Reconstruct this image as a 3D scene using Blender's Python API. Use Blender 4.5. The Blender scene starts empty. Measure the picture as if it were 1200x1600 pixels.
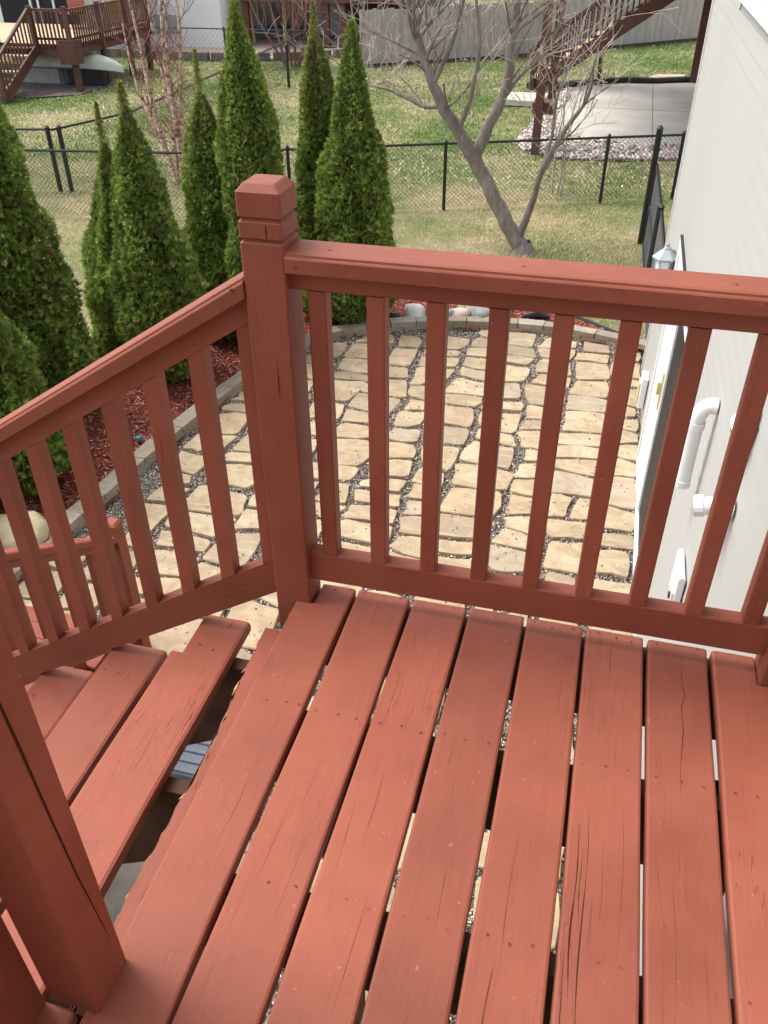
import bpy, math, random
import numpy as np
from mathutils import Vector, Matrix
R = random.Random(7)
NR = np.random.default_rng(11)
sc = bpy.context.scene
col = sc.collection
GZ = -2.7            # ground level; the deck surface is z = 0

# ------------------------------------------------------------------ camera
cam_d = bpy.data.cameras.new('camera'); cam = bpy.data.objects.new('camera', cam_d); col.objects.link(cam)
cam.matrix_world = Matrix(((0.96728, -0.14554, 0.20781, 0.48706),
                           (0.25367, 0.56777, -0.78313, -1.56823),
                           (-0.00401, 0.81022, 0.58611, 1.42881),
                           (0, 0, 0, 1)))
cam_d.sensor_fit = 'HORIZONTAL'; cam_d.sensor_width = 36.0; cam_d.lens = 39.28
cam_d.clip_start = 0.05; cam_d.clip_end = 2000
sc.camera = cam
# ------------------------------------------------------------------ light: bright thin overcast
w = bpy.data.worlds.new('World'); sc.world = w; w.use_nodes = True
nt = w.node_tree; nt.nodes.clear()
sky = nt.nodes.new('ShaderNodeTexSky'); sky.sky_type = 'NISHITA'; sky.sun_disc = False
SUN_EL, SUN_AZ = math.radians(58), math.radians(278)   # azimuth clockwise from +Y: left of the camera
sky.sun_elevation = SUN_EL; sky.sun_rotation = SUN_AZ
sky.dust_density = 3.0; sky.air_density = 1.2
hs = nt.nodes.new('ShaderNodeHueSaturation'); hs.inputs['Saturation'].default_value = 0.30
bg = nt.nodes.new('ShaderNodeBackground'); bg.inputs[1].default_value = 0.15
wo = nt.nodes.new('ShaderNodeOutputWorld')
nt.links.new(sky.outputs[0], hs.inputs['Color']); nt.links.new(hs.outputs[0], bg.inputs[0]); nt.links.new(bg.outputs[0], wo.inputs[0])
sl = bpy.data.lights.new('sun', 'SUN'); sl.energy = 1.35; sl.angle = math.radians(30); sl.color = (1.0, 0.95, 0.87)
so = bpy.data.objects.new('sun', sl); col.objects.link(so)
sd = Vector((math.sin(SUN_AZ) * math.cos(SUN_EL), math.cos(SUN_AZ) * math.cos(SUN_EL), math.sin(SUN_EL)))
so.rotation_euler = sd.to_track_quat('Z', 'Y').to_euler(); so.location = (0, 0, 30)
sc.view_settings.view_transform = 'Standard'; sc.view_settings.look = 'None'
sc.view_settings.exposure = 1.2; sc.view_settings.gamma = 1.0; sc.view_settings.use_curve_mapping = False

# ------------------------------------------------------------------ material helpers
class Mat:
    def __init__(s, name, rough=0.7, spec=0.4):
        s.m = bpy.data.materials.new(name); s.m.use_nodes = True
        s.t = s.m.node_tree; s.b = s.t.nodes['Principled BSDF']
        s.b.inputs['Roughness'].default_value = rough; s.b.inputs['Specular IOR Level'].default_value = spec
    def n(s, k, **kw):
        x = s.t.nodes.new(k)
        for a, v in kw.items():
            if a.startswith('_'): x.inputs[a[1:].replace('_', ' ')].default_value = v
            else: setattr(x, a, v)
        return x
    def l(s, a, b): s.t.links.new(a, b)
    def coord(s, scale=(1, 1, 1), kind='Object', rnd=True):
        tc = s.n('ShaderNodeTexCoord'); out = tc.outputs[kind]
        if rnd:
            oi = s.n('ShaderNodeObjectInfo'); ml = s.n('ShaderNodeMath', operation='MULTIPLY'); ml.inputs[1].default_value = 37.0
            s.l(oi.outputs['Random'], ml.inputs[0])
            ad = s.n('ShaderNodeVectorMath', operation='ADD'); s.l(out, ad.inputs[0]); s.l(ml.outputs[0], ad.inputs[1]); out = ad.outputs[0]
        mp = s.n('ShaderNodeMapping'); mp.inputs['Scale'].default_value = scale; s.l(out, mp.inputs[0])
        return mp.outputs[0]
    def noise(s, vec, scale, detail=4, rough=0.55, dist=0.0):
        x = s.n('ShaderNodeTexNoise'); x.inputs['Scale'].default_value = scale; x.inputs['Detail'].default_value = detail
        x.inputs['Roughness'].default_value = rough; x.inputs['Distortion'].default_value = dist
        if vec is not None: s.l(vec, x.inputs['Vector'])
        return x.outputs['Fac']
    def ramp(s, fac, stops):
        r = s.n('ShaderNodeValToRGB'); e = r.color_ramp.elements
        while len(e) < len(stops): e.new(0.5)
        for i, (p, c) in enumerate(stops):
            e[i].position = p; e[i].color = tuple(c) + (1,) if len(c) == 3 else c
        s.l(fac, r.inputs[0]); return r.outputs[0]
    def mix(s, fac, a, b, mode='MIX'):
        x = s.n('ShaderNodeMix', data_type='RGBA', blend_type=mode)
        for sock, v in ((x.inputs[0], fac), (x.inputs[6], a), (x.inputs[7], b)):
            if hasattr(v, 'is_linked'): s.l(v, sock)
            elif isinstance(v, (int, float)): sock.default_value = v
            else: sock.default_value = tuple(v) + (1,)
        return x.outputs[2]
    def color(s, c):
        if hasattr(c, 'is_linked'): s.l(c, s.b.inputs['Base Color'])
        else: s.b.inputs['Base Color'].default_value = tuple(c) + (1,)
    def bump(s, h, strength=0.3, dist=0.01):
        b = s.n('ShaderNodeBump'); b.inputs['Strength'].default_value = strength; b.inputs['Distance'].default_value = dist
        s.l(h, b.inputs['Height'])
        if s.b.inputs['Normal'].is_linked: s.l(s.b.inputs['Normal'].links[0].from_socket, b.inputs['Normal'])
        s.l(b.outputs[0], s.b.inputs['Normal'])

G3 = lambda v: (v, v, v)
def paint(name, axis, base=(0.243, 0.064, 0.038), wear=1.0):
    """solid-colour stain on softwood; grain runs along local axis"""
    m = Mat(name, 0.6, 0.28)
    st = [11.0, 11.0, 11.0]; st[axis] = 0.55
    gv = m.coord(tuple(st)); iv = m.coord((1, 1, 1))
    grain = m.noise(gv, 5.0, 7, 0.62, 0.35)
    blot = m.noise(iv, 3.2, 5, 0.6); fine = m.noise(iv, 60, 3, 0.6)
    c = m.mix(m.ramp(blot, [(0.35, G3(0)), (0.68, G3(1))]), tuple(x * 0.86 for x in base), (base[0] * 1.12, base[1] * 1.22, base[2] * 1.25))
    c = m.mix(m.ramp(grain, [(0.28, G3(0.15)), (0.42, G3(0))]), c, tuple(x * 0.6 for x in base))
    sp = m.ramp(m.noise(iv, 85, 2, 0.5), [(0.725, G3(0)), (0.76, G3(0.5 * wear))])
    c = m.mix(sp, c, (0.42, 0.18, 0.12))
    hl = m.ramp(m.noise(m.coord(tuple(x * 3.2 for x in st)), 4.0, 4, 0.7), [(0.33, G3(0.40)), (0.40, G3(0))])
    c = m.mix(hl, c, tuple(x * 0.62 for x in base))
    # long thin checks in the boards
    st2 = [26.0, 26.0, 26.0]; st2[axis] = 1.1
    ck = m.noise(m.coord(tuple(st2)), 2.3, 2, 0.5, 0.6)
    k = m.ramp(ck, [(0.495, G3(0)), (0.5, G3(1)), (0.505, G3(0))])
    k2 = m.ramp(m.noise(iv, 2.1, 2), [(0.56, G3(0)), (0.66, G3(1))])
    km = m.n('ShaderNodeMath', operation='MULTIPLY'); m.l(k, km.inputs[0]); m.l(k2, km.inputs[1])
    c = m.mix(km.outputs[0], c, tuple(x * 0.33 for x in base))
    kt = [1.0, 1.0, 1.0]; kt[axis] = 0.62
    vo = m.n('ShaderNodeTexVoronoi'); vo.inputs['Scale'].default_value = 3.1; m.l(m.coord(tuple(kt)), vo.inputs['Vector'])
    dn = m.n('ShaderNodeMath', operation='MULTIPLY_ADD'); m.l(fine, dn.inputs[0]); dn.inputs[1].default_value = 0.05; m.l(vo.outputs['Distance'], dn.inputs[2])
    kn = m.ramp(dn.outputs[0], [(0.045, G3(.25)), (0.062, G3(.75)), (0.078, G3(0.15)), (0.092, G3(.5)), (0.115, G3(0))])
    c = m.mix(kn, c, tuple(x * 0.62 for x in base))
    hv = m.n('ShaderNodeHueSaturation'); o_ = m.n('ShaderNodeObjectInfo'); mr = m.n('ShaderNodeMapRange'); mr.inputs[3].default_value = .88; mr.inputs[4].default_value = 1.10
    m.l(o_.outputs['Random'], mr.inputs[0]); m.l(mr.outputs[0], hv.inputs['Value']); m.l(c, hv.inputs['Color']); c = hv.outputs[0]; m.color(c); m.bump(kn, -0.4, 0.0015)
    m.l(m.ramp(blot, [(0.3, G3(0.54)), (0.7, G3(0.70))]), m.b.inputs['Roughness'])
    m.bump(grain, 0.38, 0.0024); m.bump(hl, -0.25, 0.0008); m.bump(fine, 0.18, 0.0007)
    inv = m.n('ShaderNodeMath', operation='SUBTRACT'); inv.inputs[0].default_value = 1.0; m.l(km.outputs[0], inv.inputs[1])
    m.bump(inv.outputs[0], 0.5, 0.002)
    return m.m
M = {}
for i, a in enumerate('xyz'): M['paint_' + a] = paint('red_stain_' + a, i)
def simple(name, c, rough=0.7, spec=0.3, var=0.15, sc_=6.0, bump=0.2, bs=40.0, bd=0.004, rnd=True):
    m = Mat(name, rough, spec); v = m.coord(rnd=rnd)
    f = m.noise(v, sc_, 5)
    m.color(m.mix(m.ramp(f, [(0.3, G3(0)), (0.7, G3(1))]), tuple(x * (1 - var) for x in c), tuple(min(1, x * (1 + var)) for x in c)))
    if bump: m.bump(m.noise(v, bs, 4), bump, bd)
    return m.m
M['bare_wood'] = simple('bare_splintered_wood', (0.42, 0.25, 0.12), 0.85, 0.1, 0.4, 60)
M['dark_wood'] = simple('dark_framing_wood', (0.085, 0.045, 0.03), 0.85, 0.1, 0.3, 9)  # one dark brown for the framing below deck and stair
M['nail'] = simple('dark_nail_dimple', (0.12, 0.035, 0.02), 0.7, 0.3, 0.4, 200, 0)  # dark colour paints dirt and shadow into the nail dimples
M['crack'] = simple('open_grain', (0.05, 0.016, 0.011), 0.95, 0.05, 0.3, 100, 0)
M['white_metal'] = simple('white_enamel', (0.78, 0.80, 0.84), 0.35, 0.5, 0.03, 3, 0.05)
M['white_trim'] = simple('white_vinyl', (0.72, 0.72, 0.71), 0.5, 0.4, 0.04, 4, 0.05)
M['pvc'] = simple('white_pvc', (0.80, 0.80, 0.80), 0.35, 0.5, 0.05, 8, 0.03)
M['brass'] = simple('brass', (0.60, 0.52, 0.24), 0.4, 0.6, 0.1, 20, 0)
M['pewter'] = simple('blue_grey_lantern_metal', (0.34, 0.38, 0.42), 0.45, 0.5, 0.12, 20, 0.1)
M['beige_plastic'] = simple('beige_plastic', (0.62, 0.58, 0.49), 0.5, 0.4, 0.06, 20, 0.05)
M['grey_plastic'] = simple('blue_grey_plastic', (0.12, 0.14, 0.18), 0.5, 0.4, 0.1, 10, 0.05)
M['black_metal'] = simple('black_vinyl_coat', (0.012, 0.013, 0.014), 0.5, 0.4, 0.2, 20, 0)
M['black_plastic'] = simple('black_drain_plastic', (0.02, 0.022, 0.028), 0.45, 0.4, 0.2, 20, 0)
M['concrete'] = simple('concrete', (0.44, 0.415, 0.375), 0.85, 0.2, 0.14, 0.9, 0.2, 30)
M['dark_glass'] = simple('dark_glass', (0.022, 0.022, 0.024), 0.55, 0.15, 0.1, 2, 0)
M['grey_glass'] = simple('grey_window_glass', (0.28, 0.31, 0.32), 0.15, 0.5, 0.1, 2, 0)
M['soil'] = simple('dark_wet_soil', (0.055, 0.042, 0.032), 0.9, 0.1, 0.35, 5, 0.5, 60)
M['brown_stain'] = simple('brown_red_deck_stain', (0.105, 0.046, 0.036), 0.65, 0.3, 0.25, 4, 0.2)
M['tan_floor'] = simple('tan_weathered_floor', (0.48, 0.35, 0.23), 0.8, 0.2, 0.12, 3, 0.2)
M['yellow_siding'] = simple('ochre_yellow_siding', (0.62, 0.37, 0.10), 0.7, 0.2, 0.08, 2, 0.1)
M['white_wall'] = simple('white_stucco', (0.72, 0.73, 0.74), 0.8, 0.2, 0.05, 1, 0.1)
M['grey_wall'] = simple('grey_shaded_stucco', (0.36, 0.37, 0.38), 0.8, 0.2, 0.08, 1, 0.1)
M['swing_yellow'] = simple('yellow_lumber', (0.58, 0.46, 0.20), 0.7, 0.2, 0.1, 5, 0.1)
M['canoe'] = simple('pale_green_hull', (0.50, 0.53, 0.47), 0.5, 0.4, 0.08, 4, 0.05)
M['tarp'] = simple('grey_tarp', (0.30, 0.32, 0.32), 0.6, 0.3, 0.15, 4, 0.4, 12, 0.03)
M['blue'] = simple('blue_plastic', (0.03, 0.17, 0.45), 0.5, 0.4, 0.1, 5, 0)
M['red_item'] = simple('faded_red_cloth', (0.30, 0.11, 0.08), 0.8, 0.2, 0.15, 5, 0.1)
M['teal'] = simple('teal_plastic', (0.05, 0.22, 0.26), 0.5, 0.4, 0.1, 5, 0)
M['pink_paver'] = simple('pinkish_gravel', (0.43, 0.33, 0.28), 0.9, 0.1, 0.2, 14, 0.4, 40, 0.02)
M['dark_block'] = simple('dark_wall_block', (0.16, 0.14, 0.12), 0.85, 0.1, 0.3, 6, 0.3)
# siding
m = Mat('pale_grey_siding', 0.62, 0.3); v = m.coord(rnd=True); v2 = m.coord((0.6, 0.25, 3), 'Object', False)
m.color(m.mix(m.ramp(m.noise(v2, 1.6, 4), [(0.35, G3(0)), (0.7, G3(1))]), (0.385, 0.38, 0.36), (0.425, 0.42, 0.405))); m.bump(m.noise(m.coord((8, .6, 8)), 9, 4), 0.12, 0.003); M['siding'] = m.m
# flagstone
m = Mat('tan_flagstone', 0.82, 0.2); v = m.coord(rnd=True); oi = m.n('ShaderNodeObjectInfo')
base = m.ramp(oi.outputs['Random'], [(0, (0.29, 0.23, 0.16)), (0.12, (0.38, 0.30, 0.20)), (0.25, (0.41, 0.32, 0.205)), (0.5, (0.46, 0.37, 0.25)), (0.78, (0.42, 0.31, 0.195)), (1, (0.35, 0.29, 0.22))])
c = m.mix(m.ramp(m.noise(v, 5, 6, 0.65, 0.8), [(0.42, G3(0)), (0.60, G3(0.7))]), base, (0.29, 0.21, 0.14))
c = m.mix(m.ramp(m.noise(m.coord((1, 4, 1)), 2.5, 4, 0.6, 1.2), [(0.52, G3(0)), (0.70, G3(0.55))]), c, (0.52, 0.42, 0.29))
c = m.mix(m.ramp(m.noise(v, 27, 2, 0.5), [(0.71, G3(0)), (0.74, G3(0.8))]), c, (0.15, 0.11, 0.08)); m.color(c)
m.bump(m.noise(v, 7, 7, 0.68, 0.5), 0.5, 0.022); m.bump(m.noise(v, 45, 4), 0.45, 0.006); M['flag'] = m.m
# edging block
m = Mat('tumbled_concrete_block', 0.88, 0.15); v = m.coord(); oi = m.n('ShaderNodeObjectInfo')
base = m.ramp(oi.outputs['Random'], [(0, (0.27, 0.225, 0.17)), (0.5, (0.34, 0.285, 0.22)), (1, (0.38, 0.33, 0.27))])
m.color(m.mix(m.ramp(m.noise(v, 14, 5, 0.6), [(0.4, G3(0)), (0.7, G3(0.6))]), base, (0.20, 0.165, 0.13))); m.bump(m.noise(v, 30, 5), 0.6, 0.012); M['block'] = m.m
# things coloured by a per-face attribute (their own colours)
def attr_mat(name, rough=0.8, spec=0.2, soft=0.0, bump=False):
    m = Mat(name, rough, spec); a = m.n('ShaderNodeAttribute'); a.attribute_name = 'tint'
    m.color(a.outputs['Color'])
    if bump: m.bump(m.noise(m.coord(), 30, 4), 0.4, 0.01)
    if soft:
        tr = m.n('ShaderNodeBsdfTranslucent'); mx = m.n('ShaderNodeMixShader'); mx.inputs[0].default_value = soft
        m.l(a.outputs['Color'], tr.inputs[0]); m.l(m.b.outputs[0], mx.inputs[1]); m.l(tr.outputs[0], mx.inputs[2])
        m.l(mx.outputs[0], m.t.nodes['Material Output'].inputs[0])
    return m.m
M['leaf'] = attr_mat('arborvitae_foliage', 0.65, 0.2, 0.38)
M['blade'] = attr_mat('grass_blades', 0.7, 0.2, 0.25)
M['chips'] = attr_mat('red_mulch_chips', 0.85, 0.15)
M['pebbles'] = attr_mat('mixed_pebbles', 0.6, 0.35)
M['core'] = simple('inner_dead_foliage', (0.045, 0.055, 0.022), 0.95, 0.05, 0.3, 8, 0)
m = Mat('lawn_turf', 0.9, 0.1); v = m.coord(rnd=False)
a = m.ramp(m.noise(v, 0.45, 5, 0.6), [(0.40, G3(0)), (0.60, G3(1))]); b = m.noise(v, 3.0, 6, 0.7)
c = m.mix(m.ramp(b, [(0.35, G3(0)), (0.65, G3(1))]), (0.27, 0.225, 0.125), (0.42, 0.36, 0.22))
g = m.mix(m.ramp(b, [(0.35, G3(0)), (0.65, G3(1))]), (0.07, 0.12, 0.030), (0.14, 0.19, 0.06))
c = m.mix(a, c, g); c = m.mix(m.ramp(m.noise(v, 30, 3), [(0.4, G3(0)), (0.65, G3(0.6))]), c, (0.09, 0.075, 0.04)); m.color(c)
m.bump(m.noise(v, 35, 4), 0.8, 0.04); M['lawn'] = m.m
m = Mat('mulch_ground', 0.92, 0.1); v = m.coord(rnd=False)
m.color(m.ramp(m.noise(v, 38, 4, 0.7), [(0.35, (0.08, 0.025, 0.018)), (0.55, (0.21, 0.058, 0.040)), (0.75, (0.32, 0.11, 0.075))])); m.bump(m.noise(v, 45, 4), 0.9, 0.03); M['mulch'] = m.m
def gravelmat(name, cols, s):
    m = Mat(name, 0.85, 0.2); v = m.coord(rnd=False); vo = m.n('ShaderNodeTexVoronoi'); vo.inputs['Scale'].default_value = s; m.l(v, vo.inputs['Vector'])
    sep = m.n('ShaderNodeSeparateColor'); m.l(vo.outputs['Color'], sep.inputs[0])
    m.color(m.ramp(sep.outputs[0], [(i / (len(cols) - 1), c) for i, c in enumerate(cols)]))
    inv = m.n('ShaderNodeMath', operation='SUBTRACT'); inv.inputs[0].default_value = 1.0; m.l(vo.outputs['Distance'], inv.inputs[1]); m.bump(inv.outputs[0], 0.9, 0.012)
    return m.m
M['gravel'] = gravelmat('joint_gravel', [(0.06, 0.05, 0.045), (0.16, 0.13, 0.11), (0.28, 0.24, 0.19), (0.09, 0.075, 0.065), (0.42, 0.37, 0.31)], 75)
M['far_gravel'] = gravelmat('under_deck_gravel', [(0.12, 0.10, 0.09), (0.24, 0.21, 0.18), (0.16, 0.13, 0.12)], 9)
M['rockbed'] = gravelmat('river_rock_base', [(0.12, 0.09, 0.08), (0.25, 0.21, 0.18), (0.16, 0.12, 0.11)], 12)
# weathered grey fence pickets
m = Mat('weathered_grey_cedar', 0.85, 0.15); v = m.coord((6, 6, 0.7)); oi = m.n('ShaderNodeObjectInfo')
base = m.ramp(oi.outputs['Random'], [(0, (0.35, 0.315, 0.30)), (0.5, (0.45, 0.41, 0.39)), (1, (0.40, 0.36, 0.34))])
m.color(m.mix(m.ramp(m.noise(v, 3, 5, 0.6), [(0.4, G3(0)), (0.7, G3(0.6))]), base, (0.27, 0.23, 0.21))); M['picket'] = m.m
m = Mat('grey_brown_bark', 0.9, 0.15); v = m.coord((1, 1, 0.3), 'Object', False)
m.color(m.ramp(m.noise(v, 14, 6, 0.65), [(0.3, (0.14, 0.115, 0.10)), (0.55, (0.25, 0.21, 0.19)), (0.75, (0.36, 0.32, 0.29))])); m.bump(m.noise(v, 26, 5), 0.8, 0.02); M['bark'] = m.m
m = Mat('pale_twig_bark', 0.8, 0.2); v = m.coord(rnd=False); m.color(m.ramp(m.noise(v, 3, 3), [(0.35, (0.26, 0.215, 0.185)), (0.65, (0.52, 0.45, 0.385))])); M['twig'] = m.m
m = Mat('peeling_birch_bark', 0.75, 0.2); v = m.coord((1, 1, 2.2), 'Object', False)
m.color(m.ramp(m.noise(v, 7, 6, 0.7), [(0.38, (0.16, 0.075, 0.055)), (0.48, (0.40, 0.26, 0.19)), (0.60, (0.66, 0.54, 0.45))])); m.bump(m.noise(v, 14, 5), 0.8, 0.02); M['birch'] = m.m
M['red_twig'] = simple('red_brown_twigs', (0.24, 0.115, 0.10), 0.8, 0.2, 0.35, 4, 0)
def stonemat(name, a, b):
    m = Mat(name, 0.85, 0.2); v = m.coord(); m.color(m.ramp(m.noise(v, 6, 6, 0.65, 0.5), [(0.35, a), (0.65, b)])); m.bump(m.noise(v, 9, 6), 0.6, 0.03); return m.m
M['b_white'] = stonemat('pale_boulder', (0.40, 0.39, 0.38), (0.60, 0.58, 0.55)); M['b_grey'] = stonemat('grey_boulder', (0.24, 0.25, 0.25), (0.40, 0.39, 0.37))
M['b_tan'] = stonemat('tan_boulder', (0.45, 0.37, 0.22), (0.62, 0.53, 0.36)); M['b_pink'] = stonemat('pink_boulder', (0.46, 0.35, 0.29), (0.58, 0.46, 0.39))

# ------------------------------------------------------------------ object helpers
def tag(o, label=None, cat=None, group=None, kind=None):
    for k, v in (('label', label), ('category', cat), ('group', group), ('kind', kind)):
        if v: o[k] = v
    return o
def thing(name, loc, label, cat, group=None):
    o = bpy.data.objects.new(name, None); col.objects.link(o); o.location = loc; o.empty_display_size = 0.1
    return tag(o, label, cat, group)
def link(name, me, parent=None, loc=(0, 0, 0), rot=None):
    o = bpy.data.objects.new(name, me); col.objects.link(o); o.location = loc
    if rot: o.rotation_euler = rot
    if parent: o.parent = parent
    return o
class MB:
    def __init__(s): s.v = []; s.f = []
    def add(s, vs, fs):
        n = len(s.v); s.v += [tuple(x) for x in vs]; s.f += [tuple(i + n for i in f) for f in fs]; return s
    def box(s, x0, x1, y0, y1, z0, z1, ch=0.0):
        if ch <= 0:
            vs = [(x, y, z) for z in (z0, z1) for y in (y0, y1) for x in (x0, x1)]
            return s.add(vs, [(0, 2, 3, 1), (4, 5, 7, 6), (0, 1, 5, 4), (2, 6, 7, 3), (0, 4, 6, 2), (1, 3, 7, 5)])
        d = max(((x1 - x0), 0), ((y1 - y0), 1), ((z1 - z0), 2))[1]
        if d == 0: return s.extr([(y0 + ch, z0), (y1 - ch, z0), (y1, z0 + ch), (y1, z1 - ch), (y1 - ch, z1), (y0 + ch, z1), (y0, z1 - ch), (y0, z0 + ch)], 0, x0, x1)
        if d == 1: return s.extr([(x0 + ch, z0), (x1 - ch, z0), (x1, z0 + ch), (x1, z1 - ch), (x1 - ch, z1), (x0 + ch, z1), (x0, z1 - ch), (x0, z0 + ch)], 1, y0, y1)
        return s.extr([(x0 + ch, y0), (x1 - ch, y0), (x1, y0 + ch), (x1, y1 - ch), (x1 - ch, y1), (x0 + ch, y1), (x0, y1 - ch), (x0, y0 + ch)], 2, z0, z1)
    def extr(s, prof, axis, a, b):
        n = len(prof); vs = []
        for t in (a, b):
            for p, q in prof:
                vs.append({0: (t, p, q), 1: (p, t, q), 2: (p, q, t)}[axis])
        fs = [(i, (i + 1) % n, (i + 1) % n + n, i + n) for i in range(n)] + [tuple(range(n))[::-1], tuple(range(n, 2 * n))]
        return s.add(vs, fs)
    def tube(s, pts, rad, n=8, cap=True):
        pts = [Vector(p) for p in pts]; base = []; up = None
        for i, p in enumerate(pts):
            d = (pts[min(i + 1, len(pts) - 1)] - pts[max(i - 1, 0)]).normalized()
            if up is None: up = Vector((0, 0, 1)) if abs(d.z) < .9 else Vector((1, 0, 0))
            a = d.cross(up)
            if a.length < 1e-4: a = d.orthogonal()
            a.normalize(); b = d.cross(a); up = -b if False else up
            r = rad[i] if isinstance(rad, (list, tuple)) else rad
            base.append([p + (a * math.cos(t) + b * math.sin(t)) * r for t in [2 * math.pi * k / n for k in range(n)]])
        vs = [v for ring in base for v in ring]; fs = []
        for i in range(len(pts) - 1):
            for k in range(n): fs.append((i * n + k, i * n + (k + 1) % n, (i + 1) * n + (k + 1) % n, (i + 1) * n + k))
        if cap: fs += [tuple(range(n))[::-1], tuple(range((len(pts) - 1) * n, len(pts) * n))]
        return s.add(vs, fs)
    def mesh(s, name, mat, smooth=False):
        me = bpy.data.meshes.new(name); me.from_pydata(s.v, [], s.f); me.materials.append(mat)
        import bmesh
        bm = bmesh.new(); bm.from_mesh(me); bmesh.ops.recalc_face_normals(bm, faces=bm.faces[:]); bm.to_mesh(me); bm.free()
        if smooth: me.polygons.foreach_set('use_smooth', [True] * len(me.polygons))
        me.update(); return me
    def obj(s, name, mat, parent=None, loc=(0, 0, 0), rot=None, smooth=False):
        return link(name, s.mesh(name, mat, smooth), parent, loc, rot)
def np_mesh(name, verts, faces, k, mat, tint=None, smooth=False):
    """fast mesh from arrays: faces all have k corners; tint = one colour per face"""
    me = bpy.data.meshes.new(name); nv, nf = len(verts), len(faces)
    me.vertices.add(nv); me.vertices.foreach_set('co', np.asarray(verts, np.float32).ravel())
    me.loops.add(nf * k); me.loops.foreach_set('vertex_index', np.asarray(faces, np.int32).ravel())
    me.polygons.add(nf); me.polygons.foreach_set('loop_start', np.arange(0, nf * k, k, dtype=np.int32)); me.polygons.foreach_set('loop_total', np.full(nf, k, np.int32))
    me.materials.append(mat); me.update(calc_edges=True)
    if tint is not None:
        a = me.attributes.new('tint', 'FLOAT_COLOR', 'FACE'); a.data.foreach_set('color', np.hstack([tint, np.ones((nf, 1))]).astype(np.float32).ravel())
    if smooth: me.polygons.foreach_set('use_smooth', [True] * nf)
    return me
def inpoly(P, poly):
    x, y = P[:, 0], P[:, 1]; r = np.zeros(len(P), bool); n = len(poly)
    for i in range(n):
        x1, y1 = poly[i]; x2, y2 = poly[(i + 1) % n]
        if y1 == y2: continue
        r ^= ((y1 > y) != (y2 > y)) & (x < (x2 - x1) * (y - y1) / (y2 - y1) + x1)
    return r
def sheet(name, poly, z, mat, **kw):
    me = bpy.data.meshes.new(name); me.from_pydata([(x, y, z) for x, y in poly], [], [tuple(range(len(poly)))]); me.materials.append(mat)
    o = link(name, me); tag(o, **kw); return o
def catmull(pts, n=6):
    out = []; P = [np.array(p, float) for p in pts]; P = [2 * P[0] - P[1]] + P + [2 * P[-1] - P[-2]]
    for i in range(1, len(P) - 2):
        for t in np.linspace(0, 1, n, endpoint=False):
            a, b, c, d = P[i - 1], P[i], P[i + 1], P[i + 2]
            out.append(0.5 * ((2 * b) + (-a + c) * t + (2 * a - 5 * b + 4 * c - d) * t * t + (-a + 3 * b - 3 * c + d) * t ** 3))
    out.append(P[-2]); return out

# ================================================================== GROUND
EDGE = catmull([(-3.46, 0.6), (-3.45, 1.3), (-3.42, 2.0), (-3.35, 2.7), (-3.27, 3.4), (-3.19, 4.2), (-3.07, 5.0), (-2.93, 5.8), (-2.78, 6.4), (-2.55, 6.87), (-2.2, 7.25), (-1.75, 7.52), (-1.18, 7.71), (-.6, 7.82), (0, 7.84), (.55, 7.75), (1.07, 7.60)], 5)
EDGE = [tuple(p) for p in EDGE]
PATIO = [(-3.46, -3.2), (1.08, -3.2)] + EDGE[::-1]
MULCH = [(-5.3, -3.2), (-3.5, -3.2)] + [(x, y) for x, y in EDGE] + [(1.07, 7.86), (.76, 8.02), (.32, 8.36), (-.03, 8.5), (-.8, 8.55), (-1.67, 8.42), (-2.15, 8.5), (-3.0, 8.5), (-3.9, 8.0), (-4.6, 7.2), (-5.1, 6.0), (-5.3, 4.5)]
CONC = [(-1.05, 25.2), (-1.0, 23.0), (-1.15, 20.6), (-.95, 19.2), (-.3, 18.35), (.8, 18.0), (6, 18.0), (6, 26.2), (2.2, 26.2), (.6, 25.7), (-.1, 25.4)]
ROCKS = [(-1.15, 24.5), (-1.5, 22.0), (-1.55, 19.5), (-1.7, 17.6), (-1.4, 16.9), (-.6, 16.5), (.6, 16.6), (1.6, 16.9), (6, 17.4), (6, 18.2), (.8, 18.1), (-.3, 18.45), (-.9, 19.2), (-1.1, 20.6), (-.95, 23.0), (-1.0, 24.5)]
NBED = [(-18, 20.0), (-14.9, 19.9), (-13.9, 20.6), (-13.8, 22.0), (-14.1, 23.0), (-15.0, 23.6), (-18, 23.8)]
NPAT = [(-18, 29.9), (-17.2, 27.5), (-13, 27.3), (-10.2, 28.2), (-8.2, 30.5), (-8.2, 34), (-18, 34)]

g = 400
me = bpy.data.meshes.new('lawn'); xs = list(np.linspace(-22, 10, 65)); ys = list(np.linspace(-6, 44, 101))
vs = [(x, y, GZ - 0.012 + 0.012 * math.sin(x * 1.3 + y * .7) * math.sin(y * .9 - x * .4)) for y in ys for x in xs]
fs = [(j * 65 + i, j * 65 + i + 1, (j + 1) * 65 + i + 1, (j + 1) * 65 + i) for j in range(100) for i in range(64)]
c0, c1, c2, c3 = 0, 64, 100 * 65 + 64, 100 * 65; n = len(vs)
vs += [(-g, -g, GZ - .02), (g, -g, GZ - .02), (g, g, GZ - .02), (-g, g, GZ - .02)]
fs += [tuple([n, n + 1] + [c1 - i for i in range(65)]), tuple([n + 1, n + 2] + [(100 - j) * 65 + 64 for j in range(101)]), tuple([n + 2, n + 3] + [c3 + i for i in range(65)]), tuple([n + 3, n] + [j * 65 for j in range(101)])]
me.from_pydata(vs, [], fs); me.materials.append(M['lawn']); tag(link('lawn', me), kind='structure')
patio = sheet('patio', PATIO, GZ + .006, M['gravel'], kind='structure')
sheet('concrete_slab', CONC, GZ + .022, M['concrete'], kind='structure')
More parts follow.
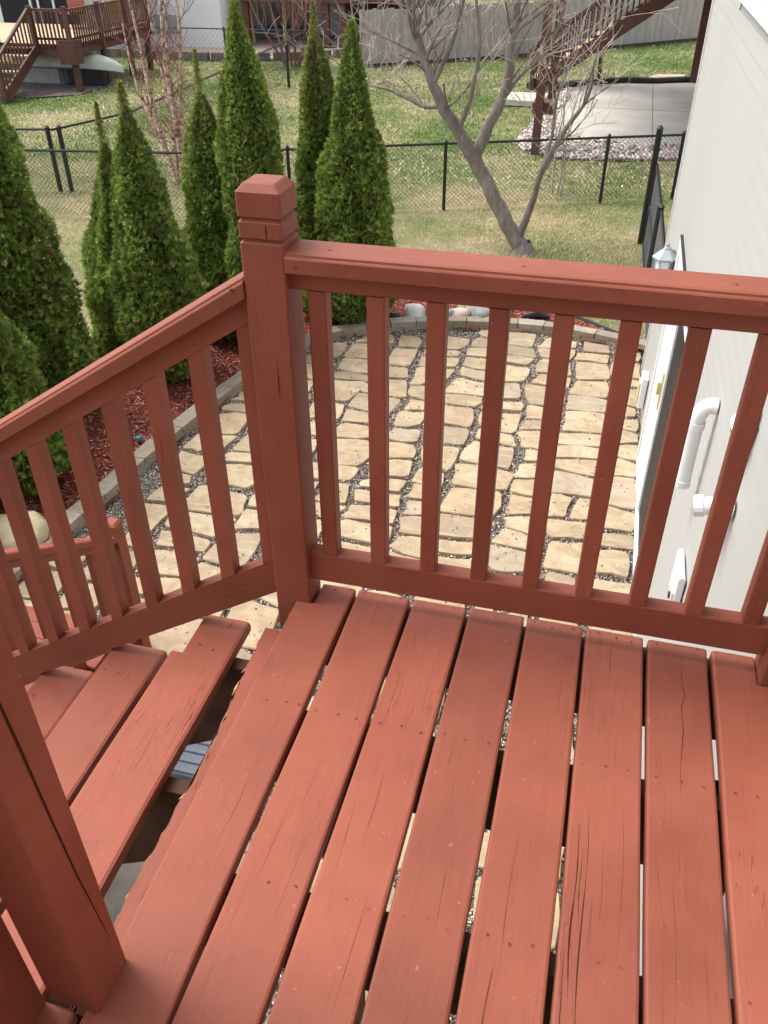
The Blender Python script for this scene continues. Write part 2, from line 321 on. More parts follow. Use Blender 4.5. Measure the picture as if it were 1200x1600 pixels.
j_ = MB(); j_.box(1.15, 1.165, 18.1, 26.1, GZ + .0221, GZ + .0245).box(-1.0, 5.9, 21.9, 21.915, GZ + .0221, GZ + .0245)
tag(j_.obj('slab_joint', M['dark_block'], bpy.data.objects['concrete_slab']))
sheet('rock_bed', ROCKS, GZ + .012, M['rockbed'], kind='structure')
sheet('gravel_bed', NBED, GZ + .012, M['far_gravel'], kind='structure')
sheet('neighbour_patio', NPAT, GZ + .02, M['pink_paver'], kind='structure')
# soil / concrete patches under the stair
sheet('bare_soil', [(-3.3, -2.6), (-.2, -2.6), (-.2, -.5), (-.9, .35), (-1.7, .55), (-3.3, .4)], GZ + .05, M['soil'], kind='structure')
# mulch bed as a slightly lumpy surface
mb = bpy.data.meshes.new('mulch_bed'); vs = []; idx = {}; fs = []
st = 0.12; P = np.array([(x, y) for x in np.arange(-5.4, 1.2, st) for y in np.arange(-3.2, 8.7, st)]); ins = inpoly(P + st / 2, MULCH)
def mz(x, y): return GZ + .035 + .022 * math.sin(3.1 * x + 1.3 * y) * math.cos(2.3 * y - x) + .012 * math.sin(9 * x) * math.sin(8 * y)
for (x, y), k in zip(P, ins):
    if not k: continue
    q = []
    for dx, dy in ((0, 0), (st, 0), (st, st), (0, st)):
        key = (round(x + dx, 3), round(y + dy, 3))
        if key not in idx: idx[key] = len(vs); vs.append((key[0], key[1], mz(*key)))
        q.append(idx[key])
    fs.append(tuple(q))
mb.from_pydata(vs, [], fs); mb.materials.append(M['mulch']); tag(link('mulch_bed', mb), kind='structure')

# ------------------------------------------------------------------ flagstones (each a part of the patio)
stones = []
x = -3.45; colx = [x]
while x < 1.0:
    x += R.uniform(.36, .56); colx.append(x)
colx[-1] = 1.10
def wob(i, y): return 0 if i == len(colx) - 1 else 0.045 * math.sin(y * 1.6 + i * 2.4) + 0.035 * math.sin(y * 6.3 + i * 1.7) + .026 * math.sin(y * 13.0 + i * 4.1)
for i in range(len(colx) - 1):
    y = -0.7 - R.random() * .2; sk = R.uniform(-.05, .05)
    while y < 8.0:
        h = R.choice([R.uniform(.20, .30), R.uniform(.30, .48)]); sk2 = R.uniform(-.045, .045)
        parts = 1
        A = [colx[i] + wob(i, y), y - sk], [colx[i + 1] + wob(i + 1, y), y + sk], [colx[i + 1] + wob(i + 1, y + h), y + h + sk2], [colx[i] + wob(i, y + h), y + h - sk2]
        cells = [A]
        rr = R.random()
        if rr < .16 and h > .33:
            t = R.uniform(.38, .62); L = lambda p, q, t: [p[0] + (q[0] - p[0]) * t, p[1] + (q[1] - p[1]) * t]
            a1, a2 = L(A[0], A[1], t), L(A[3], A[2], 1 - t if R.random() < .5 else t); cells = [[A[0], a1, a2, A[3]], [a1, A[1], A[2], a2]]
        for c_ in cells: stones.append(c_)
        y += h; sk = sk2
polys = []; EI = PATIO
for c_ in stones:
    cx = sum(p[0] for p in c_) / 4; cy = sum(p[1] for p in c_) / 4
    if not inpoly(np.array([(cx, cy)]), EI)[0]: continue
    pts = []
    for k in range(4):
        p, q = c_[k], c_[(k + 1) % 4]
        for t in (.09, .5, .91):
            jit = .024 if t == .5 else .014
            pts.append([p[0] + (q[0] - p[0]) * t + R.uniform(-jit, jit), p[1] + (q[1] - p[1]) * t + R.uniform(-jit, jit)])
    gx, gy = R.uniform(.018, .052), R.uniform(.013, .030)
    hx = max(abs(p[0] - cx) for p in pts); hy = max(abs(p[1] - cy) for p in pts)
    gl, gr_, gt, gb = (R.uniform(.008, .075) * R.random() + .014 for _ in range(4))
    pts = [[cx + (p[0] - cx) * (1 - (gr_ if p[0] > cx else gl) / hx), cy + (p[1] - cy) * (1 - min(.04, (gt if p[1] > cy else gb) * .7) / hy)] for p in pts]
    if R.random() < .30:      # a broken-off corner
        k = R.choice((0, 3, 6, 9)); f_ = R.uniform(.80, .92)
        for j in (k, (k - 1) % 12): pts[j] = [cx + (pts[j][0] - cx) * f_, cy + (pts[j][1] - cy) * f_]
    ok = True
    for p in pts:
        t = 0
        while (not inpoly(np.array([p]), EI)[0] or min((p[0] - a) ** 2 + (p[1] - b) ** 2 for a, b in EDGE) < .0025) and t < 12 and p[1] > -0.5:
            p[0] += (cx - p[0]) * .12; p[1] += (cy - p[1]) * .12; t += 1
        if t >= 12: ok = False
    if ok: polys.append((cx, cy, pts))
polys.sort(key=lambda s: (s[0] - .49) ** 2 * .2 + (s[1] - 4) ** 2)
for cx, cy, pts in polys[:298]:
    n = len(pts); b = MB(); h = R.uniform(.030, .040); tl, tw = R.uniform(-.012, .012), R.uniform(-.012, .012)
    zz = lambda p: h + tl * (p[0] - cx) + tw * (p[1] - cy)
    lo = [(p[0] - cx, p[1] - cy, 0) for p in pts]; md = [(p[0] - cx, p[1] - cy, zz(p) - .008) for p in pts]
    hi = [((p[0] - cx) * .975, (p[1] - cy) * .97, zz(p) + R.uniform(-.0015, .0015)) for p in pts]
    b.add(lo + md + hi + [(0, 0, h + .002)], [(k, (k + 1) % n, (k + 1) % n + n, k + n) for k in range(n)] + [(k + n, (k + 1) % n + n, (k + 1) % n + 2 * n, k + 2 * n) for k in range(n)] + [(k + 2 * n, (k + 1) % n + 2 * n, 3 * n) for k in range(n)])
    b.obj('flagstone', M['flag'], patio, (cx, cy, GZ + .006))
# pebbles filling the joints
OCT_V = np.array([(1, 0, 0), (0, 1, 0), (-1, 0, 0), (0, -1, 0), (0, 0, 1), (0, 0, -1)], float); OCT_F = np.array([(0, 1, 4), (1, 2, 4), (2, 3, 4), (3, 0, 4), (1, 0, 5), (2, 1, 5), (3, 2, 5), (0, 3, 5)])
def scatter(name, P, size, mat, cols, flat=0.7, sizes=None, parent=None):
    n = len(P); s = NR.uniform(size[0], size[1], (n, 1, 1)); sc3 = NR.uniform(.6, 1.25, (n, 1, 3)); sc3[:, :, 2] *= flat
    V = OCT_V[None] * sc3 * s + NR.uniform(-.16, .16, (n, 6, 3)) * s
    a = NR.uniform(0, 6.28, n); c, s_ = np.cos(a)[:, None], np.sin(a)[:, None]
    X = V[:, :, 0] * c - V[:, :, 1] * s_; Y = V[:, :, 0] * s_ + V[:, :, 1] * c
    V = np.stack([X, Y, V[:, :, 2]], 2) + P[:, None, :]
    F = (OCT_F[None] + np.arange(n)[:, None, None] * 6)
    cl = np.array(cols)[NR.integers(0, len(cols), n)] * NR.uniform(.75, 1.25, (n, 1))
    return np_mesh(name, V.reshape(-1, 3), F.reshape(-1, 3), 3, mat, np.repeat(cl, 8, 0))
P = np.column_stack([NR.uniform(-3.45, 1.08, 260000), NR.uniform(-.6, 7.95, 260000)])
P = P[inpoly(P, EI)]; hit = np.zeros(len(P), bool)
for cx, cy, pts in polys:
    r = max((p[0] - cx) ** 2 + (p[1] - cy) ** 2 for p in pts) ** .5
    s = np.where((np.abs(P[:, 0] - cx) < r) & (np.abs(P[:, 1] - cy) < r))[0]
    hit[s] |= inpoly(P[s], pts)
on_ = P[hit][:1300]; P = P[~hit][:46000]; P = np.column_stack([P, NR.uniform(GZ + .012, GZ + .028, len(P))]); P = np.vstack([P, np.column_stack([on_, np.full(len(on_), GZ + .047)])])
tag(link('joint_pebbles', scatter('joint_pebbles', P, (.005, .0105), M['pebbles'], [(.05, .04, .04), (.13, .10, .09), (.30, .25, .20), (.55, .50, .43), (.07, .06, .065), (.22, .15, .12), (.75, .70, .62), (.40, .34, .28)])), 'small mixed grey and brown pebbles filling the joints between the flagstones', 'pebbles', kind='stuff')
# ------------------------------------------------------------------ edging blocks
edging = thing('garden_edging', (0, 0, GZ), 'curved low border of tan concrete blocks between flagstones and red mulch', 'edging')
L = [0]; E2 = [Vector((x, y, 0)) for x, y in EDGE]
for i in range(1, len(E2)): L.append(L[-1] + (E2[i] - E2[i - 1]).length)
def at(s):
    for i in range(1, len(L)):
        if L[i] >= s or i == len(L) - 1:
            t = (s - L[i - 1]) / (L[i] - L[i - 1]); return E2[i - 1].lerp(E2[i], t), (E2[i] - E2[i - 1]).normalized()
for course, (off, z0, z1, bl) in enumerate(((0.0, .0, .062, .30), (.15, .064, .125, .30))):
    s = off
    while s + bl < L[-1] + .1:
        p, d = at(s + bl / 2); w_ = R.uniform(.135, .15)
        b = MB().box(-bl / 2 + .006, bl / 2 - .006, .006 * course, w_ + .02, z0, z1 + R.uniform(-.004, .004))
        b.v = [(x * (1.0 if y < .05 else 1.08) + R.uniform(-.004, .004), y + R.uniform(-.004, .004), z + R.uniform(-.002, .002)) for x, y, z in b.v]
        b.obj('edging_block', M['block'], edging, (p.x, p.y, 0), (0, 0, math.atan2(d.y, d.x) + (0)))
        s += bl
# the inner face must look to the patio: blocks lie on the outer (left) side of the line
# ------------------------------------------------------------------ mulch chips
n = 60000; P = np.column_stack([NR.uniform(-5.3, 1.1, n), NR.uniform(1.2, 8.6, n)]); P = P[inpoly(P, MULCH)]
def chips(P, zf, l0, l1, wd, mat, cols, tilt=.6, name='chips'):
    n = len(P); a = NR.uniform(0, 6.28, n); el = NR.uniform(-tilt, tilt, n); ln = NR.uniform(l0, l1, n)
    d = np.column_stack([np.cos(a) * np.cos(el), np.sin(a) * np.cos(el), np.sin(el)]) * ln[:, None] / 2
    sd_ = np.column_stack([-np.sin(a), np.cos(a), NR.uniform(-.6, .6, n)]) * NR.uniform(wd * .5, wd, n)[:, None] / 2
    c = np.column_stack([P, zf(P)]); V = np.stack([c - d - sd_, c + d - sd_ * .7, c + d + sd_ * .7, c - d + sd_], 1)
    F = np.arange(n * 4).reshape(n, 4); cl = np.array(cols)[NR.integers(0, len(cols), n)] * NR.uniform(.7, 1.3, (n, 1))
    return np_mesh(name, V.reshape(-1, 3), F, 4, mat, cl)
mzv = lambda P: GZ + .042 + .022 * np.sin(3.1 * P[:, 0] + 1.3 * P[:, 1]) * np.cos(2.3 * P[:, 1] - P[:, 0]) + NR.uniform(0, .012, len(P))
tag(link('mulch', chips(P, mzv, .02, .06, .014, M['chips'], [(.30, .07, .048), (.38, .10, .07), (.20, .045, .03), (.42, .17, .12), (.13, .035, .025), (.34, .08, .06), (.55, .32, .23)], name='mulch')), 'loose red dyed wood chip mulch covering the planting bed', 'mulch', kind='stuff')
# ------------------------------------------------------------------ grass
def grass(n, y0, y1, hl, wd, name):
    x = NR.uniform(-1, 1, n); y = y0 + (y1 - y0) * NR.random(n) ** .9
    P = np.column_stack([.5 - .30 * y + x * (y * .56 + 1.5), y])
    keep = ~inpoly(P, MULCH) & ~inpoly(P, PATIO) & ~inpoly(P, CONC) & ~inpoly(P, ROCKS) & ~inpoly(P, NPAT) & ~(inpoly(P, NBED)) & ~((P[:, 0] > 1.06) & (P[:, 1] < 7.2)); P = P[keep]; n = len(P)
    f = np.sin(P[:, 0] * .9 + 1.1 * np.sin(P[:, 1] * .5)) * np.sin(P[:, 1] * .63 + .8 * np.sin(P[:, 0] * .55)) + .5 * np.sin(P[:, 0] * 2.3 + P[:, 1] * 1.9) * np.sin(P[:, 1] * 2.9 - P[:, 0] * 1.4)
    f = f * .40 + np.clip((P[:, 1] - 13.8) * .22, -.9, .20) + .04 + NR.normal(0, .30, n)
    shade = (P[:, 1] > 17) & (P[:, 0] > -4)
    f = f + shade * .35
    straw = np.array([(.56, .48, .29), (.45, .38, .21), (.64, .57, .38), (.33, .27, .15)]); green = np.array([(.10, .20, .040), (.14, .25, .055), (.20, .29, .085), (.08, .165, .035)])
    k = NR.integers(0, 4, n); cl = np.where((f > .12)[:, None], green[k], straw[k]) * NR.uniform(.85, 1.35, (n, 1))
    a = NR.uniform(0, 6.28, n); h = NR.uniform(.5, 1, n) * hl; w_ = NR.uniform(.6, 1.1, n) * wd; le = NR.uniform(.3, 1.6, n) * h; b = NR.uniform(0, 6.28, n)
    base = np.column_stack([P, np.full(n, GZ - .015)]); sd_ = np.column_stack([np.cos(a), np.sin(a), 0 * a]) * w_[:, None] / 2
    tip = base + np.column_stack([np.cos(b) * le, np.sin(b) * le, h])
    V = np.stack([base - sd_, base + sd_, tip], 1)
    return np_mesh(name, V.reshape(-1, 3), np.arange(n * 3).reshape(n, 3), 3, M['blade'], cl)
tag(link('near_grass', grass(210000, 6.0, 14.5, .042, .012, 'near_grass')), 'patchy straw and green early spring grass on the near lawn inside the chain link fence', 'grass', kind='stuff')
tag(link('far_grass', grass(190000, 14.0, 42.0, .07, .035, 'far_grass')), 'greener grass of the neighbouring lawns beyond the chain link fence', 'grass', kind='stuff')

# ================================================================== DECK
deck = thing('deck', (0.45, -1.2, 0), 'raised reddish brown deck with wide planks running away from the viewer', 'deck')
def part(mb_, name, mat, root, smooth=False, pos=(0, 0, 0)):
    """parts are modelled in world coordinates; root sits at its own location"""
    o = mb_.obj(name, mat, root, smooth=smooth); o.location = Vector(pos) - root.location; return o
PI_ = 0.1445; BW = 0.1352; TH = 0.032
def board_profile(w_, t, r=.006):
    return [(r * 1.5, -t), (w_ - r * 1.5, -t), (w_, -t + r), (w_, -r), (w_ - r * .3, -r * .3), (w_ - r, 0), (r, 0), (r * .3, -r * .3), (0, -r), (0, -t + r)]
def plank(w_, t, y0, y1, seg=14, amp=.0012, r=.006, notch=None):
    """plank along y with rounded arrises, slight waviness"""
    pr_ = board_profile(w_, t, r); n = len(pr_); vs = []; fs = []; ph = R.uniform(0, 9)
    ys_ = [y0 + (y1 - y0) * i / seg for i in range(seg + 1)]
    ys_ = [y0, y0 + (.004 if y1 > y0 else -.004)] + ys_[1:-1] + [y1 - .004, y1]
    if notch: ys_ = sorted([v for v in ys_ if abs(v - notch[0]) > .01] + [notch[0], notch[0] + .0002])
    for k, y in enumerate(ys_):
        cl, cr_ = (notch[1], notch[2]) if notch and y > notch[0] + .0001 else (0, 0)
        dx = amp * math.sin(y * 4 + ph) + amp * .6 * math.sin(y * 11 + ph * 2); dz = amp * .5 * math.sin(y * 6 + ph)
        ins_ = .003 if k in (0, len(ys_) - 1) else 0
        for p, q in pr_:
            px = p + (ins_ + cl if p < w_ / 2 else -ins_ - cr_); qz = q - (ins_ if q > -t / 2 else -ins_)
            vs.append((px + dx, y, qz + dz))
    m_ = len(ys_)
    for i in range(m_ - 1):
        for k in range(n): fs.append((i * n + k, i * n + (k + 1) % n, (i + 1) * n + (k + 1) % n, (i + 1) * n + k))
    fs += [tuple(range(n))[::-1], tuple(range((m_ - 1) * n, m_ * n))]
    return MB().add(vs, fs)
def nails(xs_, ys_, z=0.0008):
    b = MB()
    for y in ys_:
        for x in xs_:
            if R.random() < .08: continue
            x_, y_ = x + R.uniform(-.006, .006), y + R.uniform(-.007, .007); r = R.uniform(.0024, .0036); n = 7
            k = R.uniform(.6, 1.2)
            b.add([(x_ + r * math.cos(6.283 * i / n), y_ + r * k * math.sin(6.283 * i / n), z) for i in range(n)] + [(x_ + r * .5 * math.cos(6.283 * i / n), y_ + r * .5 * k * math.sin(6.283 * i / n), z - .0006) for i in range(n)],
                  [(i, (i + 1) % n, (i + 1) % n + n, i + n) for i in range(n)] + [tuple(range(n, 2 * n))])
    return b
JY = [-.018, -.41, -.815, -1.22, -1.63, -2.04, -2.45]
boards = []
for k in range(0, 8):
    x0 = (k - 1) * PI_ + .0045; w_ = BW
    if k == 0:
        # notched round the newel post: two planks' outline in one mesh
        b = plank(BW, TH, -2.6, -.002, 22, notch=(-.083, .0457, 0))
    elif k == 7:
        b = plank(BW, TH, -2.6, -.003, 22, notch=(-.0965, 0, .0385))
    else:
        b = plank(w_, TH, -2.6, -.001 + R.uniform(-.003, .003), 22)
    o = part(b, 'deck_board', M['paint_y'], deck, pos=(x0, 0, R.uniform(-.001, .001))); boards.append(o)
    nm = nails([.022, .066, .108] if k else [.055, .088, .118], JY if k else JY).obj('nail_heads', M['nail'], o); tag(nm, kind='stuff')
for k in (8,):   # sliver of board against the house wall
    part(plank(.075, TH, -2.6, -.10, 18), 'deck_board', M['paint_y'], deck, pos=((k - 1) * PI_ + .0045, 0, 0))
for k in (-1, -2, -3):
    o = part(plank(BW, TH, -2.6, -1.097, 12), 'deck_board', M['paint_y'], deck, pos=((k - 1) * PI_ + .0045 + (-.001), 0, 0)); tag(nails([.022, .066, .108], [-1.22, -1.63]).obj('nail_heads', M['nail'], o), kind='stuff')
# long splits in some planks
def crack(pts, wd, o):
    ps = catmull([(x, y) for x, y in pts], 5); b = MB(); n = len(ps); vs = []
    for i, p in enumerate(ps):
        t = i / (n - 1); h = wd * (math.sin(math.pi * min(max(t, .02), .98)) ** .6) * R.uniform(.3, 1.1) * (.5 if wd < .0017 else .85) / 2
        vs += [(p[0] - h, p[1], .0007), (p[0] + h, p[1], .0007)]
    b.add(vs, [(2 * i, 2 * i + 1, 2 * i + 3, 2 * i + 2) for i in range(n - 1)])
    return b
def cracks(o, lst):
    B = MB()
    for pts, wd in lst:
        b = crack(pts, wd, o); B.add(b.v, b.f)
    c_ = B.obj('open_split', M['crack'], o); tag(c_, kind='stuff')
cracks(boards[6], [([(.078, -.05), (.074, -.12), (.079, -.17), (.071, -.21), (.074, -.27), (.067, -.36), (.064, -.44)], .0018), ([(.045, -.62), (.05, -.74), (.047, -.9)], .0012), ([(.098, -.75), (.1, -.86), (.095, -.95)], .0012), ([(.03, -.7), (.028, -.9), (.032, -1.1)], .001)])
cracks(boards[5], [([(.012 + i * .010 + R.uniform(-.003, .003), -.55 - R.random() * .12), (.014 + i * .010, -.70 - R.random() * .05), (.010 + i * .010, -.83), (.013 + i * .0095, -.90 - R.random() * .2)], R.uniform(.0014, .0035)) for i in ()] + [([(.020, -.55), (.023, -.66), (.019, -.78), (.024, -.88)], .0038), ([(.031, -.60), (.029, -.70), (.033, -.76)], .002), ([(.036, -.52), (.040, -.63), (.036, -.83), (.041, -1.0), (.038, -1.1)], .0024), ([(.053, -.70), (.051, -.79)], .0016), ([(.012, -.80), (.015, -.95)], .002), ([(.066, -.58), (.069, -.69), (.066, -.74)], .0013), ([(.100, -.5), (.104, -.62), (.099, -.8)], .0015), ([(.06, -.02), (.058, -.09), (.061, -.16)], .0013), ([(.035, -.01), (.034, -.07)], .0013)])
cracks(boards[4], [([(.055, -.60), (.052, -.75), (.057, -.88)], .0012), ([(.045, -.86), (.041, -.95), (.046, -1.02)], .0018), ([(.1, -.15), (.098, -.3)], .001)])
cracks(boards[2], [([(.06, -.5), (.063, -.62), (.058, -.73)], .0012), ([(.025, -.62), (.03, -.78)], .0013), ([(.1, -.8), (.097, -1.0)], .0015), ([(.03, -.004), (.029, -.03)], .0012)])
cracks(boards[0], [([(.086, -.60), (.09, -.68), (.084, -.77)], .0012)])
cracks(boards[1], [([(.03, -.06), (.032, -.18)], .001), ([(.1, -.7), (.097, -.88)], .0014), ([(.045, -.65), (.04, -.85)], .0012)])
cracks(boards[3], [([(.08, -.7), (.084, -.82)], .0012), ([(.07, -.95), (.066, -1.05)], .0016), ([(.04, -.4), (.038, -.52)], .001)])
# framing under the planks
for y in JY:
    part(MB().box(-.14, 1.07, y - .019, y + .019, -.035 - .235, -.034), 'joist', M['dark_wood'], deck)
# torn painted top edge of the rim joist that shows beside the first plank
b = MB(); ys_ = np.linspace(-.165, -1.09, 48); top, bot = [], []
xo = [-.186 + .006 * math.sin(y * 9) + R.uniform(-.0035, .0035) + .018 * max(0, (-.2 - y)) for y in ys_]
vs = []
for y, xx in zip(ys_, xo): vs += [(-.132, y, -.034), (xx, y, -.034), (xx, y, -.040), (xx + .012, y, -.055), (-.132, y, -.27)]
fs = []
for i in range(47):
    for k in range(4): fs.append((i * 5 + k, i * 5 + k + 1, (i + 1) * 5 + k + 1, (i + 1) * 5 + k))
b.add(vs, fs); part(b, 'rim_joist', M['paint_y'], deck)
b = MB()
for i in range(46):
    y = ys_[i]
    if R.random() < .75 and -.2 > y:
        xx = xo[i] + R.uniform(-.002, .004); l_ = R.uniform(.015, .06); w_ = R.uniform(.0010, .0030)
        b.add([(xx, y, -.036), (xx - w_, y - l_ * .5, -.034 + R.uniform(-.004, .003)), (xx + R.uniform(-.007, .004), y - l_, -.036), (xx + w_, y - l_ * .5, -.0355)], [(0, 1, 2), (0, 2, 3)])
tag(part(b, 'splintered_edge', M['bare_wood'], deck), kind='stuff')
# deck support posts
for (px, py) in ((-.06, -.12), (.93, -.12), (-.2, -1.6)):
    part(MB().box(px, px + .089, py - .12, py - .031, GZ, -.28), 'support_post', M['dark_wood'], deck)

# ------------------------------------------------------------------ newel posts
def newel(x0, y0, z0, z1, label):
    t = thing('newel_post', (x0 + .0445, y0 + .0445, z0), label, 'post', 'newel posts of the deck and stair')
    prof = [(0.0, 0)]; h = z1 - z0
    lv = [(z0, 0), (z1 - .124, 0), (z1 - .1185, .006), (z1 - .113, 0), (z1 - .084, 0), (z1 - .0785, .006), (z1 - .073, 0), (z1 - .029, 0), (z1 - .016, .012), (z1 - .014, .015)]
    vs = []; c = .003
    for z, i in lv:
        a, bb = -.0445 + i, .0445 - i
        vs += [(a + c, a, z - z0), (bb - c, a, z - z0), (bb, a + c, z - z0), (bb, bb - c, z - z0), (bb - c, bb, z - z0), (a + c, bb, z - z0), (a, bb - c, z - z0), (a, a + c, z - z0)]
    n = len(lv); fs = [tuple(range(8))[::-1], tuple(range((n - 1) * 8, n * 8))]
    for i in range(n - 1):
        for k in range(8): fs.append((i * 8 + k, i * 8 + (k + 1) % 8, (i + 1) * 8 + (k + 1) % 8, (i + 1) * 8 + k))
    MB().add(vs, fs).obj('post_shaft', M['paint_z'], t)
    return t
np1 = newel(-.1905, -.0865, -.30, 1.030, 'square red newel post with grooved block top where the two railings meet')
cr = MB()
for (y, z, l_) in ((-.0872, .62, .10), (-.0872, .93, .04)):
    cr.add([(.012, -.0454, z + .3 - l_ / 2), (.0135, -.0454, z + .3), (.012, -.0454, z + .3 + l_ / 2), (.0110, -.0454, z + .3)], [(0, 1, 2, 3)])
cr.obj('hairline_crack', M['crack'], np1)
bolts = MB()
for z in (.245, .215): bolts.tube([(-.012, -.0445, z), (-.012, -.052, z)], .009, 6).tube([(-.012, -.0455, z), (-.012, -.0475, z)], .014, 10)
bolts.obj('lag_bolt', M['paint_z'], np1)
np2 = newel(-.2015, -1.0915, 0.001, 1.03, 'nearest red newel post, cracked down its face, at the bottom left')
c2 = MB(); pts = [(.0452, -.012, 1.0), (.0452, -.006, .80), (.0452, .002, .60), (.0452, .006, .45), (.0452, .012, .30), (.0452, .018, .22), (.0452, .026, .10)]
vs = []
for i, p in enumerate(pts): h = [.001, .0016, .0022, .0018, .0014, .001, .0003][i]; vs += [(p[0], p[1] - h, p[2]), (p[0], p[1] + h, p[2])]
c2.add(vs, [(2 * i, 2 * i + 1, 2 * i + 3, 2 * i + 2) for i in range(6)]); c2.obj('open_split', M['crack'], np2)
newel(-.2925, -1.1865, 0.001, 1.03, 'red newel post just behind the nearest one at the far left bottom corner')
newel(.969, -.093, -.30, 1.03, 'red newel post ending the front railing against the house wall')

# ------------------------------------------------------------------ front railing
CAPP = [(0, 0), (.092, 0), (.092, .034), (.088, .038), (.012, .038), (.0065, .0355), (.0055, .031), (.0022, .030), (0, .027)]
def cap_profile(y0, z0): return [(y0 + a, z0 + b_) for a, b_ in CAPP]
fr = thing('front_railing', (.43, -.045, .05), 'straight red railing across the front of the deck, with square balusters', 'railing')
part(MB().extr(cap_profile(-.0905, .856), 0, -.101, 1.075), 'cap_rail', M['paint_x'], fr)
part(MB().box(-.1005, .968, -.060, -.020, .812, .855, .003), 'upper_rail', M['paint_x'], fr)
br_ = part(MB().box(-.1005, .968, -.060, -.020, .056, .145, .004), 'bottom_rail', M['paint_x'], fr)
ub = MB().box(-.019, .019, -.019, .019, .1455, .8115, .003).mesh('baluster', M['paint_z'])
for k in range(9):
    o = link('baluster', ub, fr); o.location = Vector((-.050 + .1213 * k, -.041, 0)) - fr.location
nb = MB()
for (x, y) in ((-.088, -.05), (-.02, -.05), (.35, -.05), (.72, -.05)): nb.add([(x + .004 * math.cos(k), y + .0045 * math.sin(k), .8945) for k in range(6)], [tuple(range(6))])
nb.add([(-.078 + .006 * math.cos(k * 1.05), -.0910, .868 + .0032 * math.sin(k * 1.05)) for k in range(6)], [tuple(range(6))])
tag(part(nb, 'nail_heads', M['nail'], fr), kind='stuff')

# ------------------------------------------------------------------ stair railing (descends to the left)
SL = 0.629; ANG = math.atan(SL)
sr = thing('stair_railing', (-1.1, -.045, -.5), 'sloping red railing down the upper flight, joined to the grooved corner post', 'railing')
def sheared(prof, x0, x1, z_at):       # prof in (y, dz); ends cut plumb
    n = len(prof); vs = [(x, p, z_at(x) + q) for x in (x0, x1) for p, q in prof]
    return MB().add(vs, [(i, (i + 1) % n, (i + 1) % n + n, i + n) for i in range(n)] + [tuple(range(n))[::-1], tuple(range(n, 2 * n))])
capz = lambda x: .797 + SL * (x + .189)
ck = 1 / math.cos(ANG)
part(sheared([(a - .0905, b_ * ck) for a, b_ in CAPP], -2.115, -.1915, capz), 'cap_rail', M['paint_x'], sr)
part(sheared([(-.060, -.058), (-.020, -.058), (-.020, -.0005), (-.060, -.0005)], -2.115, -.1915, capz), 'upper_rail', M['paint_x'], sr)
bz = lambda x: .095 + SL * (x + .206)
part(sheared([(-.060, -.104), (-.020, -.104), (-.020, 0), (-.060, 0)], -2.115, -.1915, bz), 'bottom_rail', M['paint_x'], sr)
hb = capz(-.2) - .058 - bz(-.2)
vs = [(x, y, (bz(x) - bz(0)) + (0.001 if z == 0 else hb - .001)) for z in (0, 1) for y in (-.019, .019) for x in (-.019, .019)]
sb = MB().add(vs, [(0, 2, 3, 1), (4, 5, 7, 6), (0, 1, 5, 4), (2, 6, 7, 3), (0, 4, 6, 2), (1, 3, 7, 5)]).mesh('baluster', M['paint_z'])
for k in range(16):
    x = -.2115 - .1228 * k
    if x < -2.08: break
    o = link('baluster', sb, sr); o.location = Vector((x, -.041, bz(x))) - sr.location
nb = MB(); z_ = capz(-.215) + .030
nb.add([(-.215 + .0065 * math.cos(k * 1.05), -.0911, z_ + .004 * math.sin(k * 1.05)) for k in range(6)], [tuple(range(6))]); tag(part(nb, 'nail_heads', M['nail'], sr), kind='stuff')

# ------------------------------------------------------------------ stairs: upper flight (down -X), landing, lower flight (down +Y)
RISE, RUN = .18, .286
ust = thing('upper_staircase', (-1.1, -.5, -1.26), 'upper flight of red stair treads dropping left from the deck edge', 'stairs')
for n_ in range(1, 7):
    xr = -.308 - RUN * (n_ - 1); z = -RISE * n_; ye = -.008 + R.uniform(-.01, .008)
    tw_ = BW + (.0335 if n_ == 1 else .030)
    o = part(plank(tw_, .038, -1.08, ye, 12, .002, .010, notch=(-.168, .032, 0) if n_ == 1 else None), 'tread_board', M['paint_y'], ust, pos=(xr - tw_, 0, z))
    tag(nails([.03, .068, .105], [-.135, -.70], .0009).obj('nail_heads', M['nail'], o), kind='stuff')
    if n_ == 1: cracks(o, [([(.085, -.42), (.093, -.52), (.083, -.60), (.08, -.72)], .0016), ([(.03, -.812), (.08, -.806), (.10, -.815), (.158, -.80)], .0012), ([(.083, -.012), (.081, -.05)], .0018), ([(.12, -.012), (.118, -.06)], .0018)])
    ys2 = -.168 if n_ == 1 else ye - .01
def stringer(y0, y1):
    up = []; x, z = -.192, -.262
    pts = [(-.192, -.045 - .17)]
    for n_ in range(1, 7):
        xr = -.308 - RUN * (n_ - 1) + .05 if n_ == 1 else -.453 - RUN * (n_ - 2); z = -RISE * n_ - .0385; xb = -.453 - RUN * (n_ - 1)
        pts += [(xr, z), (xb, z)]
    pts = [(-.192, -RISE - .0385)] + pts[2:] + [(-.308 - RUN * 6 + .05, -1.26 - .05)]
    lo = [(-2.02, -1.26 - .22), (-.192, -.42)]
    n = len(pts + lo); P_ = pts + lo
    vs = [(x, y, z) for y in (y0, y1) for x, z in P_]
    return MB().add(vs, [(i, (i + 1) % n, (i + 1) % n + n, i + n) for i in range(n)] + [tuple(range(n))[::-1], tuple(range(n, 2 * n))])
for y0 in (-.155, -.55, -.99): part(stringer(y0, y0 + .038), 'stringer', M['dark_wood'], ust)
part(MB().box(-.1895, -.1885, -1.08, -.168, -.26, -.06), 'ledger_board', M['dark_wood'], ust)
land = thing('stair_landing', (-2.6, -.55, -1.26), 'square red plank landing between the two flights, mostly hidden', 'landing')
